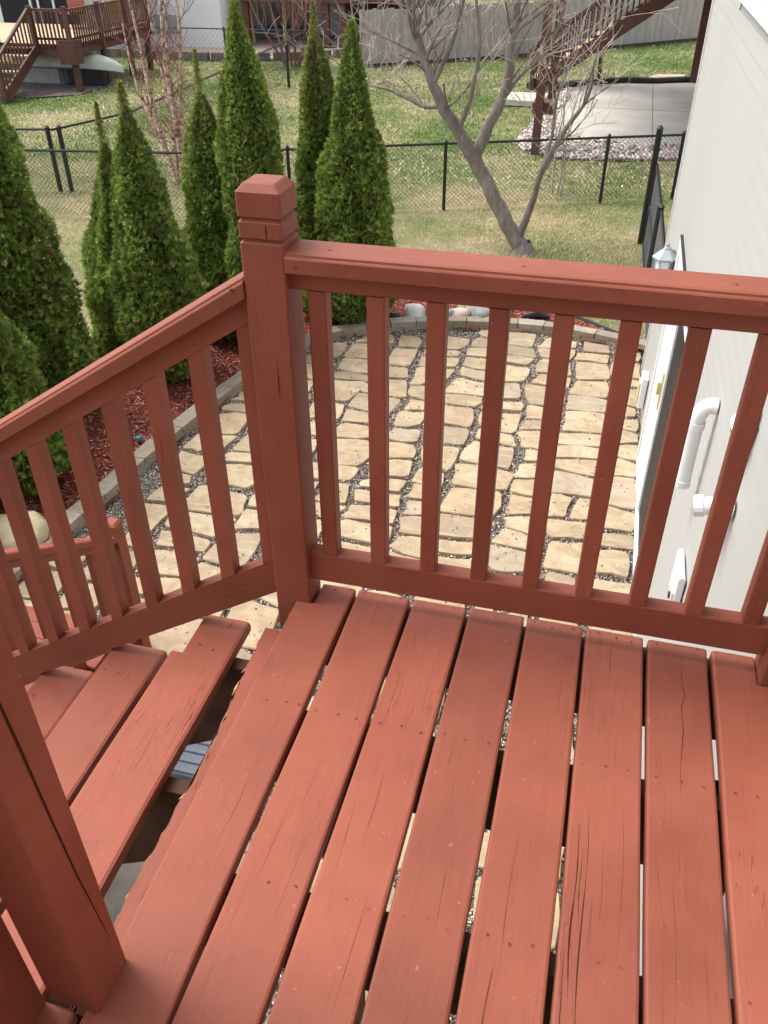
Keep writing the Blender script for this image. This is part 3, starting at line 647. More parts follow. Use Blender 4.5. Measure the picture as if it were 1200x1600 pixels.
for k in range(8): part(plank(BW, TH, -1.08, -.01, 6), 'landing_board', M['paint_y'], land, pos=(-3.14 + k * .1415 - 0.06, 0, -1.26))
for (px, py) in ((-2.13, -.1), (-3.14, -.1), (-3.14, -1.08)): part(MB().box(px, px + .089, py, py + .089 - .001, GZ, -1.30), 'support_post', M['dark_wood'], land)
for y in (-1.04, -.55, -.14): part(MB().box(-3.04, -2.14, y, y + .038, -1.45, -1.294), 'joist', M['dark_wood'], land)
newel(-2.205, -.0865, -1.228, -.17, 'red newel post at the landing, hidden behind the sloping railing')
lst_ = thing('lower_staircase', (-2.6, 1.0, GZ), 'lower flight of red treads dropping to the patio beside the mulch bed', 'stairs')
for n_ in range(1, 8):
    y1 = .02 + RUN * (n_ - 1); z = -1.26 - RISE * n_
    for j in range(2):
        b = MB().box(-3.10, -2.15, 0, .137, -.036, 0, .008); part(b, 'tread_board', M['paint_x'], lst_, pos=(0, y1 + j * .143, z))
for x0 in (-3.02, -2.24):
    pts = [(.0, -1.31)]
    for n_ in range(1, 8): pts += [(.03 + RUN * (n_ - 1), -1.26 - RISE * n_ - .0365), (.03 + RUN * n_ - .005, -1.26 - RISE * n_ - .0365)]
    pts += [(2.03, GZ + .01), (1.7, GZ + .01), (0, -1.62)]
    n = len(pts); vs = [(x, y, z) for x in (x0, x0 + .038) for y, z in pts]
    part(MB().add(vs, [(i, (i + 1) % n, (i + 1) % n + n, i + n) for i in range(n)] + [tuple(range(n))[::-1], tuple(range(n, 2 * n))]), 'stringer', M['paint_y'], lst_)
lr = thing('lower_railing', (-2.12, 1.0, -1.9), 'distant lower stair railing, seen through the balusters of the upper one', 'railing')
lz = lambda y: -1.655 + .629 * (1.85 - y)
def ysh(prof, y0, y1, zf):
    n = len(prof); vs = [(p, y, zf(y) + q) for y in (y0, y1) for p, q in prof]
    return MB().add(vs, [(i, (i + 1) % n, (i + 1) % n + n, i + n) for i in range(n)] + [tuple(range(n))[::-1], tuple(range(n, 2 * n))])
LX = -2.115
part(ysh([(LX - .045, 0), (LX + .045, 0), (LX + .045, .038), (LX + .038, .045), (LX - .038, .045), (LX - .045, .038)], .005, 1.855, lz), 'cap_rail', M['paint_y'], lr)
part(ysh([(LX - .02, -.058), (LX + .02, -.058), (LX + .02, -.0005), (LX - .02, -.0005)], .005, 1.855, lz), 'upper_rail', M['paint_y'], lr)
part(ysh([(LX - .02, -.82), (LX + .02, -.82), (LX + .02, -.72), (LX - .02, -.72)], .005, 1.855, lz), 'bottom_rail', M['paint_y'], lr)
vs = [(x, y, -(y) * .629 + z) for z in (-.7195, -.0585) for y in (-.019, .019) for x in (-.019, .019)]
lb = MB().add(vs, [(0, 2, 3, 1), (4, 5, 7, 6), (0, 1, 5, 4), (2, 6, 7, 3), (0, 4, 6, 2), (1, 3, 7, 5)]).mesh('baluster', M['paint_z'])
for k in range(15):
    y = 1.76 - .1235 * k
    if y < .02: break
    o = link('baluster', lb, lr); o.location = Vector((LX, y, lz(y))) - lr.location
newel(-2.16, 1.857, GZ + .001, -1.52, 'small distant red newel post at the foot of the lower stair')
# odds and ends that show through the gap
t = thing('storage_tote', (-1.42, 1.16, GZ + .04), 'blue grey ribbed plastic tote lying under the stair, glimpsed through the gap', 'tote')
b = MB().box(-.2, .2, -.14, .14, 0, .10, .01); b.obj('tub', M['grey_plastic'], t)
for k in range(4): MB().box(-.2, .2, -.13 + k * .07, -.10 + k * .07, .1005, .112, .004).obj('rib', M['grey_plastic'], t)
tag(MB().box(-1.75, -1.2, .12, .62, GZ + .02, GZ + .12, .02).obj('concrete_footing', M['dark_block']), 'rough grey concrete footing pad under the stair, lower left gap', 'footing')

# ================================================================== HOUSE
WX = 1.086
house = thing('house', (WX, 2, GZ), 'pale grey lap sided house wall filling the right edge', 'house')
sbm = MB().extr([(0, 0), (.0048, 0), (.001, .102), (0, .102)][::1], 1, -3.2, 7.07)
sbm.v = [(-x + .0048, y, z) for x, y, z in sbm.v]
sm = sbm.mesh('siding_board', M['siding'])
DY0, DY1, DTOP = 3.42, 5.36, GZ + 2.03
sh1 = MB().extr([(0, 0), (.0048, 0), (.001, .102), (0, .102)], 1, -3.2, DY0 - .001); sh1.v = [(-x + .0048, y, z) for x, y, z in sh1.v]; sm1 = sh1.mesh('siding_board', M['siding'])
sh2 = MB().extr([(0, 0), (.0048, 0), (.001, .102), (0, .102)], 1, DY1 + .001, 7.07); sh2.v = [(-x + .0048, y, z) for x, y, z in sh2.v]; sm2 = sh2.mesh('siding_board', M['siding'])
WY0, WY1, WZ0, WZ1 = 2.6, 4.79, .965, 2.3
wa = MB().extr([(0, 0), (.0048, 0), (.001, .102), (0, .102)], 1, -3.2, WY0); wa.v = [(-x + .0048, y, z) for x, y, z in wa.v]; sm3 = wa.mesh('siding_board', M['siding'])
wb = MB().extr([(0, 0), (.0048, 0), (.001, .102), (0, .102)], 1, WY1, 7.07); wb.v = [(-x + .0048, y, z) for x, y, z in wb.v]; sm4 = wb.mesh('siding_board', M['siding'])
for k in range(62):
    z = .10 + k * .10; zw = z + GZ
    ms = [sm]
    if zw < DTOP - .03: ms = [sm1, sm2]
    elif WZ0 - .07 < zw < WZ1: ms = [sm3, sm4]
    for m_ in ms: link('siding_board', m_, house).location = Vector((WX - .0048, 0, zw)) - house.location
part(MB().box(WX + .004, WX + 4.5, -3.2, DY0, GZ, 3.6).box(WX + .004, WX + 4.5, DY1, 7.06, GZ, 3.6).box(WX + .06, WX + 4.5, DY0, DY1, GZ, 3.6).box(WX + .004, WX + .0599, DY0, DY1, DTOP, 3.6), 'wall_core', M['siding'], house)
part(MB().box(-2.2, WX + 4.5, -5.0, -4.6, GZ, 3.6), 'sky_block_wall', M['siding'], house)  # unseen wall added behind the camera to block the rear sky light
part(MB().box(WX - .02, WX + .004, -3.2, DY0 - .0, GZ, GZ + .099), 'foundation_strip', M['concrete'], house)
part(MB().box(WX - .020, WX + .09, 7.071, 7.10, GZ + .02, 3.6), 'corner_trim', M['white_trim'], house)
part(MB().box(WX - .3, WX + 4.7, -4.6, 7.3, 3.61, 3.75), 'roof_overhang', M['white_trim'], house)
# door: white leaf on the far side, dark glass leaf on the near side
dr = part(MB().box(WX - .015, WX + .02, DY1 - .94, DY1 - .08, GZ + .05, DTOP - .09, .004), 'door', M['white_metal'], house)
f_ = MB().box(WX - .030, WX + .03, DY1 - .079, DY1, GZ + .02, DTOP).box(WX - .030, WX + .03, DY0, DY0 + .07, GZ + .02, DTOP).box(WX - .032, WX + .03, DY0 - .0, DY1 + .001, DTOP - .089, DTOP + .001).box(WX - .028, WX + .03, DY0 + .07, DY1 - .079, GZ, GZ + .045)
f_.obj('door_frame', M['white_trim'], dr)
MB().box(WX - .028, WX - .0152, DY1 - .90, DY1 - .86, -1.72, -1.42).box(WX - .055, WX - .0282, DY1 - .89, DY1 - .87, -1.60, -1.50, .004).obj('handle', M['brass'], dr)
part(MB().box(WX + .002, WX + .02, DY0 + .072, DY1 - .945, GZ + .05, DTOP - .092), 'glass_panel', M['dark_glass'], house)
# awning-like top trim: black drip line
part(MB().box(WX - .034, WX - .012, DY0 - .01, DY1 + .01, DTOP + .0015, DTOP + .012), 'drip_cap', M['black_metal'], house)
wn = part(MB().box(WX - .035, WX + .03, WY0, WY1, WZ0, WZ0 + .075).box(WX - .035, WX + .03, WY1 - .075, WY1, WZ0 + .0751, WZ1).box(WX - .035, WX + .03, WY0, WY0 + .075, WZ0 + .0751, WZ1).box(WX - .035, WX + .03, WY0, WY1, WZ1 + .001, WZ1 + .07), 'window', M['white_trim'], house)
MB().box(WX - .012, WX + .03, WY0 + .076, WY1 - .076, WZ0 + .076, WZ1 - .001).obj('pane', M['grey_glass'], wn)
MB().box(WX - .022, WX - .0125, WY0 + .076, WY1 - .076, WZ0 + .60, WZ0 + .64).obj('sash_bar', M['white_trim'], wn)
# wall lantern
lan = thing('wall_lantern', (WX + .02, 5.8, -1.0), 'blue grey coach lantern on the wall just past the door', 'lantern')
lan.scale = (.85, .85, .85); n = 6
def ring(r, z, cx=-.12): return [(cx + r * math.cos(6.283 * k / n), r * math.sin(6.283 * k / n), z) for k in range(n)]
def lath(levels, cx=-.12):
    vs = []; [vs.extend(ring(r, z, cx)) for r, z in levels]; m_ = len(levels)
    fs = [(i * n + k, i * n + (k + 1) % n, (i + 1) * n + (k + 1) % n, (i + 1) * n + k) for i in range(m_ - 1) for k in range(n)] + [tuple(range(n))[::-1], tuple(range((m_ - 1) * n, m_ * n))]
    return MB().add(vs, fs)
lath([(.125, .0), (.13, .02), (.06, .085), (.045, .09), (.03, .12), (.012, .125), (.02, .145), (.004, .165)]).obj('roof', M['pewter'], lan)
lath([(.062, -.27), (.092, -.01)]).obj('glass', M['white_metal'], lan)
cg = MB(); [cg.tube([(-.12 + .066 * math.cos(6.283 * k / 6), .066 * math.sin(6.283 * k / 6), -.27), (-.12 + .098 * math.cos(6.283 * k / 6), .098 * math.sin(6.283 * k / 6), 0)], .006, 4) for k in range(6)]; cg.obj('cage', M['pewter'], lan)
lath([(.03, -.33), (.075, -.30), (.07, -.272)]).obj('base', M['pewter'], lan)
MB().tube([(0, 0, .02), (-.05, 0, .09), (-.10, 0, .10), (-.12, 0, .09)], .011, 6).obj('arm', M['pewter'], lan)
MB().box(-.0, .022, -.06, .06, -.08, .10).obj('back_plate', M['white_metal'], lan)
# vent pipes
def pipe(name, pts, r, label, cat, rim=True):
    t = thing(name, pts[0], label, cat); o0 = Vector(pts[0])
    P_ = [tuple(Vector(p) - o0) for p in catmull(pts, 4)]
    MB().tube(P_, r, 16).obj('pipe_run', M['pvc'], t, smooth=False)
    for o in t.children: o.data.polygons.foreach_set('use_smooth', [len(p.vertices) == 4 for p in o.data.polygons])
    return t
v1 = pipe('vent_pipe', [(WX - .01, 1.97, -.37), (WX - .045, 1.97, -.372), (WX - .068, 1.97, -.395), (WX - .080, 1.97, -.44), (WX - .080, 1.975, -.60), (WX - .078, 1.98, -.80)], .035, 'white plastic vent pipe elbowing out of the wall and pointing down', 'pipe')
for z in (-.085, -.40): MB().tube([(-.070, .005 if z > -.2 else .01, z), (-.070, .006 if z > -.2 else .011, z - .035)], .040, 16).obj('coupling', M['pvc'], v1)
MB().tube([(-.016, 0, 0), (-.002, 0, 0)], .037, 16).obj('flange', M['pvc'], v1)
v2 = pipe('exhaust_pipe', [(WX - .01, 1.13, -.34), (WX - .06, 1.135, -.343), (WX - .09, 1.14, -.348), (WX - .115, 1.135, -.352), (WX - .135, 1.14, -.357)], .034, 'short stubby white exhaust pipe sticking out of the wall below the taller vent', 'pipe')
MB().tube([(-.016, 0, 0), (-.002, 0, 0)], .038, 16).obj('flange', M['pvc'], v2)
MB().tube([(-.098, .006, -.010), (-.130, .010, -.018)], .041, 16).obj('coupling', M['pvc'], v2)
fl = thing('dryer_vent', (WX - .015, 1.2, -.03), 'small grey hooded dryer vent on the wall, cut by the right frame edge', 'vent')
MB().add([(0, -.07, .09), (0, .07, .09), (-.06, -.07, -.03), (-.06, .07, -.03), (0, -.07, -.06), (0, .07, -.06)], [(0, 2, 3, 1), (0, 4, 2), (1, 3, 5), (0, 1, 5, 4)]).obj('hood', M['white_metal'], fl)
MB().box(-.052, -.002, -.062, .062, -.062, -.058).obj('flap', M['dark_glass'], fl)
ub_ = thing('outlet_box', (WX - .012, 1.72, -1.16), 'pale blue grey utility box with a small dial low on the wall', 'utility box')
MB().box(-.03, 0, -.10, .13, -.15, .08, .012).obj('case', M['white_metal'], ub_)
MB().box(-.042, -.0305, -.085, .02, -.13, -.03, .004).obj('dial_plate', M['beige_plastic'], ub_)
MB().tube([(-.0422, -.035, -.08), (-.049, -.035, -.08)], .018, 10).obj('dial', M['dark_glass'], ub_)
hb_ = thing('faucet_box', (WX - .012, 6.0, -2.34), 'small beige and white wall box low beside the white door', 'wall box')
MB().box(-.06, 0, -.10, .10, -.14, .16, .008).obj('case', M['white_metal'], hb_)
MB().box(-.075, -.0605, -.075, .075, -.1, .1, .008).obj('cover', M['brass'], hb_)

# ================================================================== TREES
def arborvitae(x, y, h, r, label, seed, n=6500, tip=.5, lf=0.0, pe=.72, lean=(0, 0)):
    rg = np.random.default_rng(seed)
    n = int(n * 2.1); r *= 1.04
    t = thing('arborvitae', (x, y, GZ), label, 'evergreen tree', 'columnar evergreens along the mulch bed')
    ph = rg.uniform(0, 6.28, 8)
    def rad(tt, a):
        prof = np.clip(1 - tt, 0, 1) ** pe * (1.04 if pe > .6 else .96) * (1 - np.exp(-(tt + .02) * 16)) * (.92 + .12 * np.sin(tt * 5 + ph[0]))
        lump = 1 + .13 * np.sin(3 * a + ph[1] + 2.0 * tt) + .09 * np.sin(5 * a + ph[2] - 3 * tt) + .09 * np.sin(tt * h * 5 + ph[3] + 2 * a) + .06 * np.sin(tt * h * 11 + ph[4] - 3 * a) + .05 * np.sin(9 * a + tt * h * 7 + ph[5])
        return r * prof * lump
    tt = rg.random(n) ** 1.25 * .985; a = rg.uniform(0, 6.283, n)
    rr = rad(tt, a) * (1 - .42 * rg.random(n) ** 2.6) + rg.normal(0, .016, n) * (1.15 - tt)
    lead = max(0, int(n * .028 * (lf > 0)))
    if lead:      # loose wispy leader shoots above the dense crown
        tt[:lead] = 1 + rg.random(lead) ** .8 * lf - .03; rr[:lead] = rg.random(lead) * .05 * (1.15 - (tt[:lead] - 1) / max(lf, .01))
    c = np.column_stack([np.cos(a) * rr + lean[0] * tt, np.sin(a) * rr + lean[1] * tt, tt * h + .04])
    out = np.column_stack([np.cos(a), np.sin(a), 0 * a]); tan = np.column_stack([-np.sin(a), np.cos(a), 0 * a]); up = np.array([0, 0, 1.0])
    # every spray is a small fan of scale-leaf tips, lying in a random upright plane
    k = 6; V = []; C = []
    w1 = rg.uniform(.3, 1.1, (n, 1)); w2 = rg.uniform(-.9, .9, (n, 1)); w3 = rg.uniform(.15, 1.1, (n, 1))
    if lead: w1[:lead] *= .4; w2[:lead] *= .4; w3[:lead] += .5
    d0 = out * w1 + tan * w2 + up * w3; d0 /= np.linalg.norm(d0, axis=1)[:, None]
    sd_ = np.cross(d0, out * rg.uniform(-.5, 1, (n, 1)) + tan * rg.uniform(-1, 1, (n, 1)) + .3 * up); sd_ /= (np.linalg.norm(sd_, axis=1)[:, None] + 1e-6)
    L_ = rg.uniform(.038, .080, n) * (1.0 if r > .3 else .8) * (1 - .62 * np.minimum(tt, 1) ** 2.5)
    for j in range(k):
        g_ = (j - (k - 1) / 2) / ((k - 1) / 2) * .85
        dj = d0 * math.cos(g_) + sd_ * math.sin(g_) ; nn = np.cross(d0, sd_); wv = np.cross(nn, dj)
        l_ = (L_ * (1 - .35 * abs(g_)))[:, None]; b0 = c - d0 * .02
        V.append(np.stack([b0 + dj * l_ * .1 + wv * l_ * .15, b0 + dj * l_ + rg.normal(0, .006, (n, 3)), b0 + dj * l_ * .1 - wv * l_ * .15], 1))
    V = np.stack(V, 1).reshape(-1, 3)
    pal = np.array([(.155, .235, .048), (.205, .30, .062), (.12, .19, .042), (.265, .355, .076), (.34, .405, .11)])
    base = pal[rg.integers(0, 5, n)]
    yel = np.clip((tt - (1 - .30 * tip)) / (.30 * tip), 0, 1)[:, None] * rg.uniform(.2, 1, (n, 1)) * tip * 1.3
    base = base * (1 - np.clip(yel, 0, 1)) + np.array([.27, .25, .09]) * np.clip(yel, 0, 1)
    dry = (rg.random(n) < .035)[:, None]; base = np.where(dry, np.array([.17, .11, .05]), base)
    base = base * rg.uniform(.75, 1.3, (n, 1)) * (1 + .18 * np.sin(a * 4 + tt * h * 3 + ph[6]))[:, None]
    me = np_mesh('foliage', V, np.arange(len(V)).reshape(-1, 3), 3, M['leaf'], np.repeat(base, k, 0))
    link('foliage', me, t)
    # dark twiggy interior and trunk
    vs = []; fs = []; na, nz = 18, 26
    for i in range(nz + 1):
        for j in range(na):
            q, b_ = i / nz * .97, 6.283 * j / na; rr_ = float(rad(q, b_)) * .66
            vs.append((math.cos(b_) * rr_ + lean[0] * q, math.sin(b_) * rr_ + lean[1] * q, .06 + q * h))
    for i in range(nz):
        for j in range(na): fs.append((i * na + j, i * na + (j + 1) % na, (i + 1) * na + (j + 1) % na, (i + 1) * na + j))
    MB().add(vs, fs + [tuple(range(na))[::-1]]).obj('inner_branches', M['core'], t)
    MB().tube([(0, 0, -.02), (0, 0, .5), (lean[0] * .6, lean[1] * .6, h * .6)], [.06, .045, .02], 8).obj('trunk', M['bark'], t)
    return t
arborvitae(-4.75, 4.75, 3.55, .74, 'broad dark evergreen rising tallest at the left frame edge', 1, 15000, .2)
arborvitae(-4.30, 3.55, 2.75, .66, 'nearest broad evergreen overlapping the tall one at the left edge', 2, 14000, .2)
arborvitae(-4.35, 2.45, 2.2, .62, 'lowest evergreen in the left corner behind the sloping railing', 3, 9000, .2)
arborvitae(-4.24, 5.95, 2.32, .52, 'slim evergreen with long pale leader, left partner of the pair right of the fence corner', 4, 9000, .75, .17)
arborvitae(-3.84, 5.75, 2.70, .52, 'pointed conical evergreen directly right of the slim pale tipped one', 5, 12500, .6, .09)
arborvitae(-3.62, 6.85, 2.62, .47, 'evergreen with wispy yellowed top left of the tall dark spire behind the corner post', 6, 9000, .9, .17, .62)
arborvitae(-3.12, 6.75, 3.34, .54, 'tall dark spire evergreen just left above the grooved corner post', 7, 14500, .35, .05, .60)
arborvitae(-2.72, 7.80, 3.05, .52, 'evergreen with tall yellow brown top, left of the pair right of the corner post', 8, 11500, 1.0, .12, .60)
arborvitae(-2.26, 7.62, 3.12, .47, 'narrow dark evergreen, right one of the pair right of the corner post', 9, 12000, .3, .05, .62)

# bare branching trees
def grow(mb_, p, d, length, r, depth, rg, spread=.55, upb=.25, seg=4, twigs=None, tr=.004, nmin=2, nmax=4, shr=.66):
    pts = [p.copy()]; rads = [r]; q = p.copy(); dd = d.normalized()
    for i in range(seg):
        dd = (dd + Vector((rg.uniform(-1, 1), rg.uniform(-1, 1), rg.uniform(-1, 1))) * .19 + Vector((0, 0, upb * .15))).normalized()
        q = q + dd * length / seg; pts.append(q.copy()); rads.append(max(tr, r * (1 - .55 * (i + 1) / seg)))
    tgt = twigs if (twigs is not None and r < .012) else mb_
    tgt.tube(pts, rads, 6 if r > .02 else 3, False)
    if depth <= 0: return
    for k in range(rg.randint(nmin, nmax)):
        i = rg.randint(max(1, seg // 2 - 1), seg); base = pts[i]
        v = (dd + Vector((rg.uniform(-1, 1), rg.uniform(-1, 1), rg.uniform(-.6, 1))) * spread * 1.6).normalized()
        grow(mb_, base, v, length * rg.uniform(shr - .12, shr + .14), max(tr, rads[i] * rg.uniform(.5, .75)), depth - 1, rg, spread, upb, max(3, seg - 1), twigs, tr, nmin, nmax, shr)
tr_ = thing('bare_tree', (-.68, 10.8, GZ), 'leafless grey branching tree leaning left on the lawn inside the fence', 'tree')
rg = random.Random(21); TB = MB(); BR = MB(); TW = MB(); o0 = Vector((-.68, 10.8, GZ))
def limb(pts, r0, r1, B, n=9):
    ps = [Vector(p) - o0 for p in pts]; m_ = len(ps)
    sm_ = [Vector(p) + Vector((rg.uniform(-1, 1), rg.uniform(-1, 1), 0)) * min(r1, .03) * .35 for p in catmull([tuple(p) for p in ps], 4)]; k = len(sm_)
    B.tube(sm_, [r0 + (r1 - r0) * (i / (k - 1)) ** .8 * 1.0 for i in range(k)] if n > 20 else [(r0 + (r1 - r0) * (i / (k - 1)) ** .8) * rg.uniform(.90, 1.10) for i in range(k)], n, False); return sm_
main = limb([(-.66, 10.8, -2.74), (-.72, 10.8, -2.6), (-.93, 10.82, -2.33), (-1.2, 10.85, -1.89), (-1.46, 10.85, -1.475)], .128, .095, TB, 24)
TB.tube([(0.03, 0, -.05), (0.02, 0, .03), (0, 0, .12)], [.20, .155, .13], 12, False)
Ls = [([(-1.44, 10.85, -1.50), (-1.71, 10.8, -1.11), (-1.95, 10.75, -.755), (-2.12, 10.7, -.37), (-2.28, 10.7, 0.0), (-2.37, 10.65, .4), (-2.5, 10.6, .9)], .095, .045),
      ([(-1.93, 10.75, -.78), (-2.2, 10.85, -.82), (-2.45, 10.9, -.74), (-2.75, 11.0, -.66), (-3.0, 11.0, -.62)], .045, .015),
      ([(-1.46, 10.85, -1.45), (-1.30, 10.9, -1.05), (-1.10, 11, -.565), (-1.08, 11.0, -.11), (-1.05, 11.1, .45), (-1.0, 11.1, .95)], .085, .045),
      ([(-1.45, 10.85, -1.40), (-1.66, 10.75, -1.08), (-1.50, 10.6, -.58), (-1.43, 10.5, .02), (-1.5, 10.5, .5)], .045, .02),
      ([(-.74, 10.8, -2.50), (-.60, 10.78, -2.03), (-.48, 10.7, -1.50), (-.24, 10.7, -1.0), (0.0, 10.7, -.6), (.03, 10.7, -.15)], .062, .014),
      ([(-.5, 10.72, -1.55), (-.42, 10.9, -1.1), (-.40, 10.9, -.6), (-.2, 11, -.1)], .032, .012),
      ([(-2.05, 10.7, -.5), (-1.85, 10.7, -.1), (-1.7, 10.6, .35), (-1.6, 10.5, .7)], .04, .014),
      ([(-1.2, 10.95, -.8), (-.95, 11.1, -.45), (-.6, 11.2, -.1), (-.45, 11.2, .4)], .04, .014)]
for pts, r0, r1 in Ls:
    s_ = limb(pts, r0, r1, BR, 8); k = len(s_)
    for j in range(max(7, int(k * .6)) if pts[0][0] < -.76 else 5):
        i = rg.randint(k // 4, k - 1); d = (s_[min(i + 1, k - 1)] - s_[max(i - 1, 0)]).normalized()
        v = (d * .6 + Vector((rg.uniform(-1, 1), rg.uniform(-1, 1), rg.uniform(-.2, 1)))).normalized()
        grow(BR, s_[i], v, rg.uniform(.45, .95), r0 * .26, 3, rg, .6, .2, 4, TW, .0032, 2, 3)
TB.obj('trunk', M['bark'], tr_, smooth=True); BR.obj('branches', M['bark'], tr_, smooth=True); tag(TW.obj('twigs', M['twig'], tr_), kind='stuff')
def multistem(name, x, y, h, stems, label, mat, tmat, seed, r=.05, sp=.12, depth=2, bl=.7, nb=9, cat='tree'):
    t = thing(name, (x, y, GZ), label, cat); rg = random.Random(seed); TW = MB()
    for (dx, dy, hh) in stems:
        B = MB(); pts = []; n_ = 9
        for i in range(n_ + 1):
            q = i / n_; pts.append(Vector((dx * (.15 + q ** .8 * 1.0) + .04 * math.sin(q * 7 + dx * 9), dy * (.15 + q) + .03 * math.sin(q * 6 + dy), hh * q - .05)))
        B.tube(pts, [max(.008, r * (1 - .8 * i / n_)) for i in range(n_ + 1)], 7, False); B.obj('stem', mat, t, smooth=True)
        for j in range(nb):
            i = rg.randint(2, n_); v = Vector((rg.uniform(-1, 1), rg.uniform(-1, 1), rg.uniform(.2, 1.3))).normalized()
            grow(TW, pts[i], v, rg.uniform(.5, 1) * bl, r * .22, depth, rg, .5, .3, 4, None, .0035, 2, 3)
    tag(TW.obj('twigs', tmat, t), kind='stuff'); return t
multistem('river_birch', -7.16, 12.87, 3.4, [(-.45, 0, 3.3), (-.12, .1, 3.5), (.12, -.05, 3.6), (.32, .1, 3.4), (-.7, .2, 2.6), (.05, .25, 3.2)], 'multi stemmed birch with peeling pale bark and bare twigs behind the fence', M['birch'], M['red_twig'], 5, .055, nb=9)
multistem('red_shrub', -9.9, 26.6, 3.0, [(-.9, 0, 3.2), (-.4, .3, 3.4), (.2, 0, 3.6), (.7, .2, 3.2), (1.0, -.2, 2.6), (-1.3, -.2, 2.5)], 'bare reddish twiggy shrub in front of the distant patio, top centre', M['red_twig'], M['red_twig'], 8, .045, bl=1.5, nb=8, cat='shrub')
multistem('bare_sapling', -6.6, 22.5, 3.0, [(-.1, 0, 3.4), (.25, 0, 3.0)], 'thin bare sapling before the wooden fence, left end', M['bark'], M['twig'], 12, .05, bl=.9, nb=7)
multistem('wispy_shrub', -.45, 13.9, 2.0, [(-.2, 0, 1.9), (.15, .1, 2.1), (0, .2, 2.2)], 'wispy pale bare shrub in front of the neighbour stair posts', M['twig'], M['twig'], 14, .018, bl=.55, nb=5, cat='shrub')

# ================================================================== FENCES
def chain_fence(pts, h, label, zb=GZ, post_r=.028, cell=.075, wire=.0028, posts=None):
    t = thing('chain_link_fence', (pts[0][0], pts[0][1], zb), label, 'fence'); o0 = Vector((pts[0][0], pts[0][1], zb))
    W_ = MB(); RL = MB()
    for i in range(len(pts) - 1):
        a = Vector((*pts[i], 0)) - Vector((o0.x, o0.y, 0)); b = Vector((*pts[i + 1], 0)) - Vector((o0.x, o0.y, 0)); l_ = (b - a).length; d = (b - a) / l_
        RL.tube([a + Vector((0, 0, h)), b + Vector((0, 0, h))], .020, 6)
        n_ = int((l_ + h) / cell)
        for k in range(n_):
            for s_ in (1, -1):
                u0 = k * cell - (h if s_ > 0 else 0); u1 = u0 + s_ * h if s_ > 0 else u0 - h
                if s_ < 0: u0 = k * cell; u1 = u0 - h
                z0, z1 = .03, h
                lo, hi = max(0, min(u0, u1)), min(l_, max(u0, u1))
                if hi - lo < .01: continue
                f = lambda u: z0 + (z1 - z0) * (u - u0) / (u1 - u0)
                p, q = a + d * lo + Vector((0, 0, f(lo))), a + d * hi + Vector((0, 0, f(hi)))
                nrm = Vector((-d.y, d.x, 0)) * wire * s_
                W_.tube([p + nrm, q + nrm], wire, 3, False)
    # knuckled top of the mesh
        for k in range(int(l_ / cell)):
            p = a + d * (k * cell); W_.tube([p + Vector((0, 0, h - .01)), p + Vector((0, 0, h + .035))], wire * 1.2, 3, False)
    RL.obj('top_rail', M['black_metal'], t); W_.obj('chain_link_mesh', M['black_metal'], t)
    for i, (x, y) in enumerate(posts or pts):
        pm = MB().tube([(0, 0, 0), (0, 0, h + .04)], post_r, 8).tube([(0, 0, h + .04), (0, 0, h + .07)], [post_r * 1.25, post_r * .4], 8)
        pm.obj('fence_post', M['black_metal'], t, (x - o0.x, y - o0.y, 0))
    return t
chain_fence([(-9.4, 10.45), (-5.9, 11.03), (1.52, 14.15)], 1.03, 'long low black chain link fence crossing the lawn behind the tree', posts=[(-9.4, 10.45), (-5.9, 11.03), (-4.55, 11.6), (-2.2, 12.54), (.31, 13.6), (1.5, 14.13)])
chain_fence([(-12.5, 11.3), (-8.98, 12.03), (-8.42, 13.7), (-8.6, 17.0), (-9.0, 22.9), (-9.3, 26.3)], 1.03, 'black chain link fence turning the corner behind the left evergreens', posts=[(-12.5, 11.3), (-9.08, 12.0), (-8.90, 12.07), (-8.42, 13.7), (-8.7, 22.9), (-9.3, 26.3)], cell=.09, post_r=.04)
chain_fence([(-17.5, 26.1), (-14.6, 26.2), (-9.3, 26.3)], 1.03, 'distant thin black fence before the white house', cell=.16, wire=.003, posts=[(-17.5, 26.1), (-14.6, 26.2), (-12, 26.25)])
sf = chain_fence([(1.05, 11.5), (1.10, 9.3), (1.13, 7.3)], 1.13, 'black chain link gate panel running from the house corner to the back fence', cell=.05, wire=.004, post_r=.035, posts=[(1.09, 9.3), (1.12, 7.35)])
MB().tube([(-.045, .08, 0), (-.045, .08, 1.60)], .045, 10).tube([(-.045, .08, 1.60), (-.045, .08, 1.64)], [.055, .02], 10).obj('gate_post', M['black_metal'], sf)
MB().tube([(-.01, -.15, .05), (-.01, -.15, 1.1)], .022, 8).tube([(.03, -1.9, .05), (.03, -1.9, 1.1)], .022, 8).tube([(-.01, -.15, .08), (.03, -1.9, .08)], .02, 8).tube([(-.01, -.15, .6), (.03, -1.9, .6)], .016, 8).obj('gate_frame', M['black_metal'], sf)
